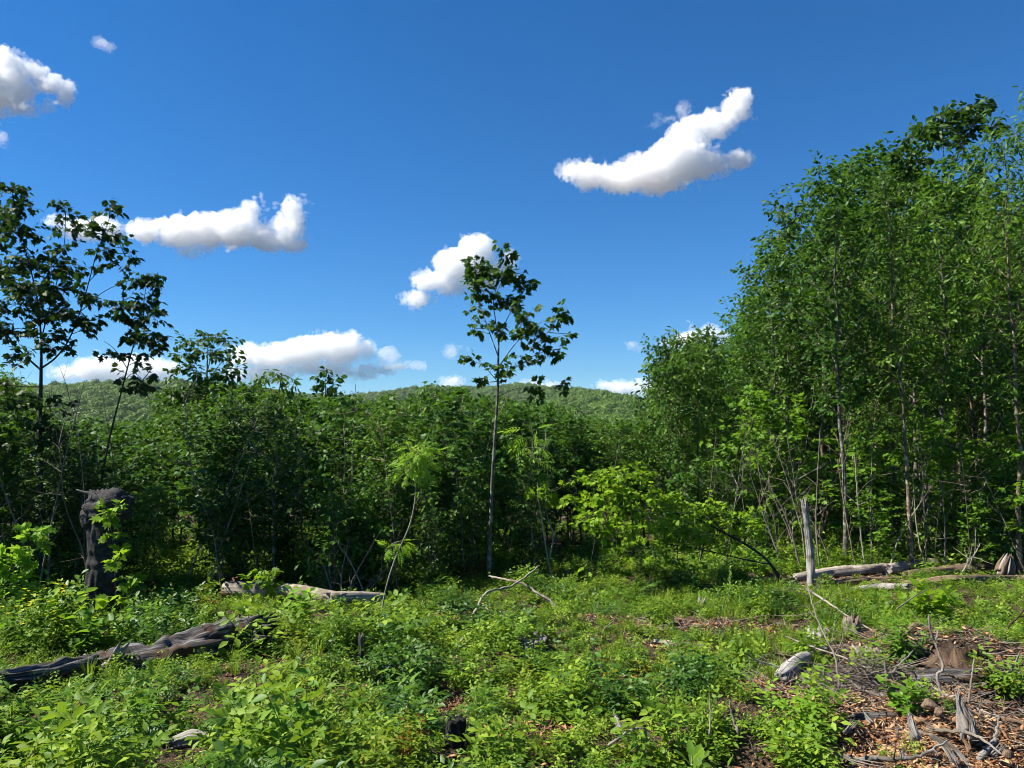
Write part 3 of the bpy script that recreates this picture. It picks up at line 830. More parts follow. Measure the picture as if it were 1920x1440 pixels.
# ------------------------------------------------------------------ trees that stand out
def hero(name, label, cat, foot, depth, trunk, limbs, clusters, kind='maple', size=.13, leaf='maple', bark='bark', seed=0, dens=1.0, lpt=7, droop=.45, spread=1.0, bias=0.0):
    """trunk and limbs: lists of (px, py, radius px); clusters of leaves: (px, py, rx, ry); all stand round a real depth"""
    rng = np.random.default_rng(seed)
    s = depth / FPX
    base = at(foot[0], foot[1], depth); base[2] = float(G(base[0], base[1]))
    def loc(px, py, dy=0.0):
        return at(px, py, depth + dy) - base
    W, Lv = Wood(), Leaves()
    pts, dys, limb_w = [], [], []
    def poly(spec, first=False, dy0=0.0):
        a = np.array(spec, float); n = len(a); m = max(6, 4 * n)
        end = 0 if first else rng.uniform(-.5, .5) * np.hypot(*(a[-1, :2] - a[0, :2])) * s * 1.2
        t = np.linspace(0, n - 1, m); i = np.minimum(t.astype(int), n - 2); f = t - i
        # catmull-rom through the given points
        ap = np.concatenate([[2 * a[0] - a[1]], a, [2 * a[-1] - a[-2]]])
        p0, p1, p2, p3 = ap[i], ap[i + 1], ap[i + 2], ap[i + 3]; f = f[:, None]
        c = .5 * (2 * p1 + (p2 - p0) * f + (2 * p0 - 5 * p1 + 4 * p2 - p3) * f ** 2 + (3 * p1 - p0 - 3 * p2 + p3) * f ** 3)
        dy = dy0 + end * np.linspace(0, 1, m)
        P = np.array([loc(c[k, 0], c[k, 1], dy[k]) for k in range(m)])
        w1 = Wood(); w1.tube(P, np.maximum(c[:, 2] * s * .53, .0025), 8 if first else 6); limb_w.append(w1)
        for k in range(m): pts.append((c[k, 0], c[k, 1])); dys.append(dy[k])
    tr = list(trunk)
    b = tr[0]; tr[0] = (b[0], b[1] + 12, b[2] * 1.25)
    poly(tr, True)
    def near_dy(px, py):
        a = np.array(pts); return dys[int(np.argmin((a[:, 0] - px) ** 2 + (a[:, 1] - py) ** 2))]
    for l_ in limbs:
        poly(l_, False, near_dy(l_[0][0], l_[0][1]))
    A, Dy = np.array(pts), np.array(dys)
    for c in clusters:
        cx, cyy, rx, ry = c[:4]
        k = c[4] if len(c) > 4 else 1.0
        dd = np.hypot(A[:, 0] - cx, (A[:, 1] - cyy) * 1.0) + np.where(A[:, 1] < cyy - 4, 25, 0)
        j = int(np.argmin(dd))
        cd = Dy[j] + rng.uniform(-.7, .7) * max(rx, ry) * s
        p0, p1 = loc(A[j, 0], A[j, 1], Dy[j]), loc(cx, cyy, cd)
        mid = (p0 + p1) / 2 + np.array([0, 0, -.06]) * np.linalg.norm(p1 - p0)
        t = np.linspace(0, 1, 6)[:, None]
        Q = p0 * (1 - t) ** 2 + 2 * mid * t * (1 - t) + p1 * t ** 2
        W.tube(Q, np.linspace(.008, .003, 6), 4)
        ns = max(2, int(dens * k * rx * ry / 95.0))
        for _ in range(ns):
            o = rng.normal(0, .5, 3); o = o / max(1, np.linalg.norm(o))
            c0 = path_at(Q, np.array(rng.uniform(.72, 1)))
            tgt = p1 + o * np.array([rx * s, max(rx, ry) * s * .9, ry * s]) * 1.15
            d = tgt - c0
            L = np.linalg.norm(d) + .05
            P = curve(c0, d + rng.normal(0, .05, 3), L, 4, rng, -.1, .06)
            W.tube(P, (.003, .0025, .002, .0015), 3)
            spray(W, Lv, P, lpt, kind, size, rng, droop, t0=.35, bias=bias)
    e = bpy.data.objects.new(name, None); COL.objects.link(e); e.empty_display_size = .2
    e.location = base
    t_ = link('trunk', limb_w[0].mesh('trunk', M[bark]), e)
    for w1 in limb_w[1:]: link('limb', w1.mesh('limb', M[bark]), t_)
    cr_ = link('crown', Lv.mesh('crown', M[leaf]), e); tw_ = link('twigs', W.mesh('twigs', M[bark]), cr_); tw_['kind'] = 'stuff'
    return tag(e, label, cat)

hero('maple_tree', 'lone slim maple rising high above the thicket with sparse lopsided crown', 'tree', (916, 1082), 11.7,
     [(916, 1072, 7.5), (919, 1000, 6.5), (923, 900, 5.8), (928, 820, 5.2), (933, 740, 4.6), (934, 690, 4.0), (935, 640, 3.0)],
     [[(935, 640, 2.6), (929, 600, 2), (926, 560, 1.6), (944, 500, 1)], [(934, 668, 2.2), (915, 615, 1.6), (897, 560, 1.3), (886, 505, .8)],
      [(934, 690, 2.2), (958, 655, 1.7), (985, 625, 1.3), (1020, 600, .9)], [(935, 645, 2), (950, 600, 1.6), (975, 555, 1.2), (998, 530, .8)],
      [(1000, 655, 1.4), (1025, 625, 1.1), (1046, 595, .8)], [(934, 705, 2), (965, 690, 1.5), (1005, 665, 1.1), (1040, 655, .8)],
      [(933, 715, 1.6), (905, 685, 1.1), (880, 676, .8)], [(932, 745, 1.6), (970, 728, 1.1), (1020, 730, .9), (1065, 722, .7)], [(926, 560, 1.4), (940, 530, 1), (955, 490, .7)]],
     [(893, 510, 30, 24, 1.6), (880, 500, 14, 18), (912, 500, 16, 18), (905, 545, 32, 22, 1.4), (948, 480, 16, 22, 1.5), (945, 510, 24, 22, 1.3), (965, 520, 16, 14), (895, 580, 26, 14), (905, 600, 18, 9), (888, 615, 16, 10),
      (940, 560, 26, 13), (965, 570, 24, 15), (960, 585, 18, 8), (990, 535, 20, 16, 1.3), (978, 552, 14, 9), (930, 618, 28, 12), (950, 625, 18, 9), (905, 622, 16, 8), (985, 595, 22, 18, 1.2), (1000, 622, 34, 20, 1.4), (975, 635, 22, 14),
      (1046, 588, 20, 20, 1.6), (1062, 625, 13, 13, 1.3), (1048, 655, 17, 14, 1.4), (1010, 655, 28, 14), (985, 680, 24, 9), (950, 690, 24, 8), (930, 683, 20, 12), (920, 700, 16, 8), (900, 716, 14, 9), (950, 712, 16, 6), (870, 670, 11, 7), (886, 674, 14, 7),
      (1000, 722, 20, 10), (1020, 728, 14, 8), (1060, 720, 12, 10), (1050, 730, 12, 7), (1005, 742, 12, 7), (975, 665, 16, 8)],
     size=.105, leaf='oak', seed=41, dens=1.6)

hero('maple_tree', 'multi-stemmed maple forking low into spreading dark crown above the burl snag', 'tree', (80, 1128), 10.6,
     [(80, 1128, 8), (77, 1000, 7.2), (76, 880, 6.6), (76, 780, 6), (77, 700, 5.5), (77, 640, 3.6), (70, 560, 2.6), (48, 470, 1.8), (28, 390, 1)],
     [[(78, 695, 4), (45, 665, 3.2), (15, 630, 2.6), (-25, 560, 2), (-60, 470, 1.2)], [(78, 690, 4), (105, 670, 3.2), (130, 635, 2.8), (155, 570, 2.2), (180, 480, 1.6), (205, 410, .9)],
      [(76, 640, 2.4), (95, 570, 1.9), (118, 480, 1.4), (124, 390, .8)], [(72, 570, 2), (45, 545, 1.4), (10, 520, 1)], [(150, 585, 1.8), (190, 550, 1.4), (230, 530, .9), (262, 520, .6)],
      [(77, 655, 2), (60, 600, 1.5), (40, 560, 1)], [(165, 530, 1.4), (195, 500, 1), (235, 480, .7)], [(-30, 550, 2), (-20, 470, 1.4), (10, 390, .8)]],
     [(22, 350, 22, 16, 1.2), (40, 385, 26, 22, 1.2), (8, 400, 30, 30, 1.2), (35, 430, 36, 26, 1.2), (-25, 440, 40, 40), (110, 372, 16, 10), (122, 395, 26, 14, 1.2), (130, 430, 30, 16), (118, 460, 26, 12), (205, 392, 22, 14, 1.3), (205, 430, 26, 16, 1.3),
      (222, 450, 16, 10), (175, 435, 22, 12), (190, 470, 28, 14), (170, 500, 22, 10), (60, 480, 34, 20, 1.1), (95, 500, 36, 22, 1.4), (130, 500, 24, 14), (20, 500, 36, 22), (-20, 520, 40, 30), (65, 545, 44, 24, 1.5), (110, 545, 34, 20, 1.3), (25, 570, 38, 24),
      (150, 550, 26, 14, 1.2), (240, 480, 24, 10), (225, 498, 16, 8), (190, 560, 30, 14), (85, 590, 40, 18, 1.4), (130, 590, 34, 16, 1.3), (40, 615, 36, 18), (5, 620, 30, 22), (95, 625, 34, 14, 1.1), (150, 620, 24, 12), (170, 600, 28, 14, 1.2), (-40, 600, 46, 40),
      (60, 655, 26, 12), (110, 650, 30, 10), (145, 648, 20, 8), (20, 665, 26, 14), (70, 740, 34, 14), (30, 755, 34, 18), (110, 760, 24, 12), (5, 720, 26, 20), (60, 800, 34, 16), (100, 830, 30, 14), (20, 840, 34, 18)],
     size=.095, leaf='dark', seed=42, dens=1.75, bark='bark_dark')

hero('maple_sapling', 'leaning slender maple sapling with dark drooping crown beside the burl snag', 'tree', (178, 1120), 11.2,
     [(178, 1120, 4.2), (182, 1000, 3.8), (190, 905, 3.6), (206, 820, 3.2), (226, 740, 2.8), (241, 682, 2.4), (255, 630, 1.8), (268, 575, 1.2), (276, 520, .8)],
     [[(238, 690, 1.6), (215, 655, 1.2), (195, 640, .8)], [(248, 655, 1.4), (270, 625, 1), (292, 600, .7)], [(241, 685, 1.4), (262, 675, 1.1), (285, 668, .8)], [(232, 715, 1.4), (250, 700, 1), (268, 712, .7)], [(258, 610, 1.2), (235, 590, .9), (215, 575, .6)]],
     [(265, 520, 30, 14, 1.3), (288, 530, 16, 12), (240, 525, 16, 8), (270, 560, 26, 16, 1.3), (235, 580, 30, 14, 1.2), (285, 590, 22, 12, 1.2), (260, 600, 26, 12), (215, 592, 22, 10), (270, 625, 34, 14, 1.3), (300, 632, 14, 12), (240, 625, 22, 10), (290, 655, 22, 10, 1.2),
      (262, 668, 22, 8), (215, 665, 26, 9), (190, 668, 14, 6), (268, 715, 20, 16, 1.4), (238, 700, 16, 7), (285, 690, 14, 8), (252, 725, 14, 10)],
     size=.098, leaf='dark', seed=43, dens=2.1, bark='bark_dark')

hero('oak_tree', 'dark round-topped tree showing above the thicket against the heaped cloud', 'tree', (385, 1085), 17.5,
     [(385, 1060, 5), (384, 900, 4.5), (386, 780, 4), (388, 700, 3), (390, 650, 2)],
     [[(386, 740, 2), (360, 690, 1.5), (345, 650, 1)], [(387, 720, 2), (415, 680, 1.5), (445, 660, 1)], [(388, 700, 2), (400, 650, 1.2), (405, 625, .8)]],
     [(395, 630, 28, 12, 1.3), (360, 640, 24, 12), (425, 640, 22, 12), (345, 665, 24, 14, 1.2), (390, 660, 36, 16, 1.2), (440, 665, 22, 12), (330, 695, 22, 14), (370, 695, 36, 18), (420, 700, 36, 18), (455, 690, 18, 10), (350, 735, 40, 22, 1.2), (400, 740, 44, 24, 1.2), (450, 730, 26, 16), (320, 740, 26, 18), (380, 790, 60, 30), (330, 800, 40, 26), (440, 790, 40, 24)],
     kind='oval', size=.15, leaf='oak', seed=44, dens=2.3)

hero('cherry_sapling', 'young cherry with feathery drooping leaves topping the thicket', 'tree', (520, 1085), 15.0,
     [(512, 1075, 4), (505, 950, 3.6), (512, 840, 3.2), (520, 760, 2.4), (528, 700, 1.4)],
     [[(515, 800, 2), (480, 745, 1.2), (455, 715, .7)], [(518, 780, 2), (545, 730, 1.2), (560, 705, .7)], [(516, 790, 1.6), (500, 730, 1), (495, 700, .7)]],
     [(525, 700, 24, 10, 1.3), (495, 705, 22, 12), (545, 715, 18, 12), (465, 730, 24, 14), (515, 735, 40, 18, 1.2), (555, 745, 14, 14), (450, 765, 24, 18), (490, 770, 34, 20, 1.2), (535, 775, 30, 20), (470, 810, 40, 24), (520, 815, 40, 24), (550, 810, 20, 20), (500, 860, 50, 24)],
     kind='lance', size=.19, leaf='cherry', seed=45, dens=1.8, droop=.9, bark='bark_brown')

hero('maple_tree', 'far thin tree lifting one ragged top over the thicket below the cloud', 'tree', (612, 1060), 24.0,
     [(612, 1010, 2.4), (611, 850, 2.2), (610, 750, 1.8), (612, 690, 1)], [[(610, 745, 1), (592, 715, .7)], [(611, 735, 1), (630, 715, .7)]],
     [(613, 692, 12, 10, 1.5), (605, 708, 14, 8, 1.4), (625, 705, 12, 8, 1.4), (592, 718, 12, 9, 1.4), (632, 722, 10, 10, 1.4), (612, 728, 18, 10, 1.3), (602, 752, 20, 14), (625, 755, 20, 14), (612, 790, 30, 20)],
     kind='oval', size=.22, leaf='oak', seed=46, dens=2.0)

hero('cherry_sapling', 'twin-topped cherry sapling with narrow leaves beside the lone slim maple', 'tree', (835, 1080), 14.5,
     [(838, 1070, 4), (840, 960, 3.6), (836, 880, 3), (826, 800, 2.2), (806, 720, 1)], [[(838, 900, 2.4), (855, 820, 1.7), (870, 740, .9)], [(830, 830, 1.6), (800, 790, 1), (790, 770, .7)], [(848, 850, 1.6), (880, 800, 1), (892, 780, .7)]],
     [(804, 722, 14, 12, 1.4), (812, 742, 16, 12, 1.3), (798, 765, 18, 14), (825, 765, 20, 14), (868, 745, 13, 12, 1.3), (866, 768, 18, 14), (845, 785, 26, 16), (885, 795, 18, 18, 1.2), (810, 800, 30, 18), (860, 815, 30, 18), (830, 840, 40, 20), (880, 835, 22, 18), (850, 880, 46, 22), (815, 890, 30, 18)],
     kind='lance', size=.19, leaf='cherry', seed=47, dens=1.0, droop=1.0, bark='bark_brown')

hero('ash_sapling', 'crooked pale sapling with one bright tuft of feathered leaves and a dead side branch', 'tree', (709, 1182), 8.55,
     [(709, 1182, 2.6), (722, 1110, 2.6), (742, 1045, 2.6), (768, 985, 2.5), (779, 930, 2.3), (779, 880, 2.1), (781, 850, 1.6)],
     [[(778, 912, 1.5), (757, 900, 1.3), (742, 885, 1.1), (735, 865, .6)], [(779, 905, 1.1), (795, 902, .9), (803, 895, .5)], [(742, 1045, 1), (735, 1020, .7)], [(778, 945, 1), (788, 930, .7)]],
     [(782, 845, 22, 12, 1.2), (800, 842, 24, 10), (770, 862, 16, 12), (790, 868, 16, 14), (812, 856, 16, 8), (762, 878, 10, 12), (738, 1018, 18, 8), (790, 930, 10, 8), (776, 890, 8, 8)],
     kind='pinnate', size=.13, leaf='ash', seed=48, dens=4.2, lpt=3, droop=.3, bark='bark_pale')

hero('ash_sapling', 'straight thin sapling with yellow-green feathered top at the edge of the hollow', 'tree', (1000, 1062), 12.3,
     [(1002, 1052, 3.4), (996, 980, 3), (993, 920, 2.8), (998, 860, 2.4), (998, 825, 1.4)], [[(996, 985, 1.5), (1008, 930, 1)], [(994, 900, 1.2), (1008, 880, .7)]],
     [(998, 820, 12, 8, 1.2), (1000, 840, 16, 8), (992, 855, 12, 8), (1004, 870, 10, 10)], kind='pinnate', size=.3, leaf='ash', seed=49, dens=2.4, lpt=3, bark='bark_pale')

hero('maple_sapling', 'pair of crooked pale stems under bright leaves at the edge of the hollow', 'tree', (1034, 1074), 12.1,
     [(1034, 1074, 3.2), (1024, 1030, 3), (1018, 985, 2.8), (1010, 940, 2.4), (1008, 905, 1.4)],
     [[(1030, 1050, 3), (1037, 1005, 2.8), (1028, 975, 2.4), (1022, 945, 1.6)], [(1036, 1000, 1.4), (1044, 992, .8)]],
     [(1010, 910, 12, 8, 1.3), (1020, 925, 18, 10, 1.2), (1034, 930, 14, 8), (1008, 930, 8, 8)], kind='maple', size=.13, leaf='bright', seed=50, dens=1.6, bark='bark_pale')

hero('maple_tree', 'bright yellow-green maple leaning far over from its dark arched trunk', 'tree', (1468, 1098), 11.2,
     [(1468, 1082, 5), (1440, 1052, 4.6), (1405, 1025, 4.2), (1360, 1000, 3.7), (1310, 975, 3.2), (1250, 958, 2.6), (1190, 945, 1.8), (1140, 925, 1)],
     [[(1445, 1058, 3.2), (1400, 1050, 2.8), (1340, 1036, 2.4), (1285, 1025, 2), (1230, 1020, 1.4), (1190, 1035, .8)], [(1300, 972, 2), (1240, 930, 1.3), (1180, 900, .8)], [(1360, 1000, 2), (1310, 950, 1.2), (1270, 920, .8)], [(1250, 958, 1.6), (1180, 975, 1.1), (1120, 985, .8)], [(1190, 945, 1.4), (1120, 905, 1), (1075, 895, .6)]],
     [(1062, 905, 12, 10), (1085, 895, 22, 10, 1.2), (1125, 900, 30, 12, 1.2), (1165, 890, 30, 12, 1.2), (1205, 890, 26, 12), (1075, 935, 24, 14), (1115, 930, 32, 16, 1.1), (1160, 920, 34, 16, 1.2), (1205, 920, 30, 16, 1.1), (1245, 925, 26, 14), (1270, 940, 22, 12),
      (1095, 965, 24, 14), (1135, 960, 32, 16), (1180, 960, 34, 16), (1225, 950, 26, 12), (1120, 995, 22, 14), (1155, 990, 30, 16), (1200, 985, 30, 14), (1245, 985, 30, 14, 1.4), (1290, 990, 30, 14, 1.5), (1275, 965, 30, 12, 1.5), (1320, 1000, 26, 10, 1.4), (1330, 975, 20, 12), (1310, 945, 18, 10), (1355, 960, 16, 10), (1385, 975, 18, 12), (1410, 985, 18, 12), (1175, 1020, 26, 12), (1215, 1010, 26, 10), (1150, 1030, 20, 10), (1255, 1010, 20, 10),
      (1330, 940, 22, 9, 1.2), (1300, 960, 26, 10, 1.2), (1360, 985, 24, 10, 1.2), (1400, 1000, 22, 10), (1420, 960, 16, 9), (1240, 1030, 24, 9), (1375, 1025, 22, 8), (1290, 1015, 22, 8), (1190, 1045, 24, 9), (1130, 1065, 26, 8), (1165, 1070, 22, 8), (1105, 1070, 16, 6), (1230, 1050, 18, 8), (1340, 1010, 18, 8), (1270, 1050, 22, 10), (1310, 1060, 20, 8)],
     size=.078, leaf='bright', seed=51, dens=2.9, bias=.1, bark='bark_dark', droop=.35)

hero('maple_sapling', 'slim young maple with bright level leaves growing in front of the burl snag', 'tree', (214, 1150), 9.3,
     [(216, 1150, 1.4), (216, 1090, 1.2), (212, 1020, 1), (205, 975, .8)], [[(214, 1060, .7), (222, 1050, .5)], [(215, 1090, .7), (232, 1084, .5)]],
     [(196, 968, 20, 5, 1.4), (218, 962, 12, 5, 1.3), (226, 1044, 14, 5, 1.3), (240, 1084, 18, 5, 1.3), (208, 1000, 10, 5), (212, 1120, 14, 6)], size=.11, leaf='bright', seed=53, dens=4.5, droop=.3)
hero('maple_sapling', 'small maple with whitish-green leaves on forked stem behind the buttercups', 'tree', (42, 1160), 9.0,
     [(42, 1160, 1.8), (38, 1110, 1.6), (36, 1085, 1.2), (28, 1060, .8)], [[(37, 1090, 1), (52, 1050, .7), (60, 1000, .5)], [(36, 1085, .8), (15, 1060, .6)]],
     [(20, 1052, 26, 9, 1.2), (-5, 1062, 20, 8), (60, 1000, 16, 8, 1.2), (70, 990, 12, 6), (50, 1030, 20, 7), (45, 1098, 26, 8), (10, 1095, 20, 8), (75, 1015, 10, 5), (60, 1125, 24, 8)], size=.115, leaf='ash', seed=54, dens=3.2, droop=.3)
hero('maple_sapling', 'young maple with fresh bright leaves in front of the pale log end', 'tree', (492, 1130), 10.0,
     [(492, 1140, 1.3), (494, 1090, 1.1), (498, 1060, .8)], [[(494, 1090, .7), (520, 1080, .5)]],
     [(490, 1075, 22, 7, 1.2), (515, 1085, 18, 6), (470, 1090, 14, 6), (500, 1100, 20, 6)], size=.10, leaf='bright', seed=55, dens=3.4, droop=.3)

hero('locust_tree', 'tallest tree of the stand with dark umbrella-shaped crown on bare forked limbs', 'tree', (1770, 1060), 17.5,
     [(1770, 1050, 7), (1768, 800, 6), (1765, 600, 5), (1765, 450, 4.2), (1768, 370, 3.4)],
     [[(1767, 400, 3), (1745, 330, 2), (1720, 270, 1.4), (1705, 250, .8)], [(1768, 370, 3), (1790, 310, 2.2), (1810, 250, 1.5), (1830, 215, .9)], [(1768, 360, 2.6), (1770, 300, 1.8), (1765, 240, 1)], [(1790, 310, 1.6), (1830, 280, 1.2), (1858, 245, .7)], [(1767, 430, 2.4), (1720, 360, 1.6), (1690, 300, .9)]],
     [(1760, 215, 30, 12, 1.3), (1800, 203, 34, 12, 1.4), (1845, 205, 28, 14, 1.4), (1725, 240, 24, 13, 1.3), (1770, 240, 34, 14, 1.4), (1820, 235, 34, 16, 1.4), (1862, 235, 18, 16, 1.3), (1710, 262, 22, 10, 1.2), (1755, 265, 28, 12, 1.2), (1690, 295, 24, 12, 1.2), (1720, 300, 22, 12), (1665, 285, 14, 12), (1700, 320, 30, 12), (1800, 262, 26, 10), (1740, 345, 36, 18), (1790, 360, 30, 20), (1690, 350, 30, 16)],
     kind='oval', size=.17, leaf='oak', seed=52, dens=3.0)
# ------------------------------------------------------------------ low growth of the clearing
# bare or littered patches: ground ellipses (px, py, half width m, half depth m)
BARE = [(1500, 1300, .6, .6), (1650, 1300, 1.1, .7), (1760, 1400, 1.15, .65), (1900, 1330, 1.0, 1.2), (1850, 1240, 1.1, .7), (1690, 1195, 1.1, .45), (1450, 1345, .3, .25), (1650, 1445, .7, .35), (1800, 1455, .8, .4), (1720, 1540, .9, .5), (1530, 1225, .4, .3),
        (1240, 1172, .95, .45), (1370, 1176, .95, .32), (1300, 1225, .6, .35), (1420, 1300, .3, .2), (1620, 1085, 2.2, .45), (1820, 1085, 2.2, .5), (1180, 1085, .8, .3),
        (860, 1325, .3, .2), (930, 1310, .35, .12), (1050, 1375, .35, .16), (205, 1180, .3, .25), (850, 1160, .35, .2), (365, 1415, .3, .2), (853, 1402, .17, .2), (1296, 1450, .14, .2), (1180, 1385, .2, .12), (820, 1360, .25, .12),
        (1600, 1400, .55, .4), (1160, 1290, .3, .12), (700, 1290, .22, .12), (380, 1345, .3, .12), (1790, 1195, .5, .2)]
BARE_W = [(gp(px, py)[:2], a, b) for px, py, a, b in BARE]

def cover(x, y, seed=0):
    """0 on bare soil, 1 where the ground is grown over"""
    d = np.full(np.shape(x), 9.0)
    for c, a, b in BARE_W:
        d = np.minimum(d, np.hypot((x - c[0]) / a, (y - c[1]) / b))
    wob = .22 * np.sin(5.3 * x + 2.1 * y) + .2 * np.sin(3.1 * y - 7.7 * x + 1) + .12 * np.sin(13 * x + 9 * y)
    return sm(.75, 1.2, d + wob)

def patch(x, y, a, b, c):
    return .5 + .25 * np.sin(a * x + 1.7 * y + c) + .25 * np.sin(b * y - 1.3 * x + 2 * c)

def bramble(seed, H=.4, canes=5, mat='bramble', kind='three', size=.10, per=9, bias=0.0):
    rng = np.random.default_rng(seed)
    Lv = Leaves(); Wd = Wood()
    for c in range(canes):
        a = rng.uniform(0, 6.28); le = rng.uniform(.15, .75)
        P = curve((rng.normal(0, .035), rng.normal(0, .035), -.03), (math.cos(a) * le, math.sin(a) * le, 1), H * rng.uniform(.65, 1.15), 7, rng, -.25, .07)
        Wd.tube(P, np.linspace(.0035, .0012, 7), 3)
        n = per + int(rng.integers(-1, 2))
        t = np.linspace(.22, 1, n); q = path_at(P, t)
        az = np.arange(n) * 2.4 + rng.uniform(0, 6.28) + rng.normal(0, .3, n)
        el = np.where(t > .85, .55, .12) + rng.normal(0, .25, n)
        D = np.stack([np.cos(az) * np.cos(el), np.sin(az) * np.cos(el), np.sin(el)], -1)
        Lv.add(q, D, UP + rng.normal(0, .32, (n, 3)) - D * .2, size * rng.uniform(.7, 1.25, n) * (1.15 - .3 * t), kind, rng, bias + .12 * (t.mean() - .5))
    v = np.concatenate(Lv.v + [w for w in Wd.v]); k = Lv.k
    f1 = np.concatenate(Lv.f); f2 = np.concatenate(Wd.f) + k
    return mesh_from('bramble', v, [f1, f2], [M[mat]], rnd=np.concatenate([np.concatenate(Lv.r), np.full(len(f2), .45)]))

def grass_tuft(seed, H=.28, n=34, r=.07):
    rng = np.random.default_rng(seed)
    Lv = Leaves()
    a = rng.uniform(0, 6.28, n); q = rng.uniform(0, r, n)
    P = np.stack([np.cos(a) * q, np.sin(a) * q, np.full(n, -.01)], -1)
    D = unit(np.stack([np.cos(a) * rng.uniform(.05, .8, n), np.sin(a) * rng.uniform(.05, .8, n), np.ones(n)], -1))
    N = np.stack([-np.cos(a), -np.sin(a), np.full(n, .4)], -1) + rng.normal(0, .2, (n, 3))
    tv, tf = LEAF['blade']
    Lv.add(P, D, N, H * rng.uniform(.5, 1.2, n), 'blade', rng)
    return Lv.mesh('grass', M['grass'])

LOW = [(380, 560, 1225, 1350, .35), (800, 910, 1375, 1470, .45), (1250, 1340, 1400, 1500, .35), (300, 430, 1385, 1470, .4), (1090, 1460, 1165, 1235, .5), (1400, 1960, 1165, 1460, .62), (405, 735, 1112, 1190, .3), (-80, 540, 1225, 1320, .38), (1470, 1960, 1090, 1150, .32), (1440, 1560, 1225, 1290, .5), (1540, 1700, 1180, 1280, .5), (800, 900, 1375, 1440, .5), (150, 235, 1140, 1180, .6), (860, 1060, 1110, 1160, .6), (1140, 1180, 1350, 1400, .4), (960, 1060, 1210, 1250, .6)]

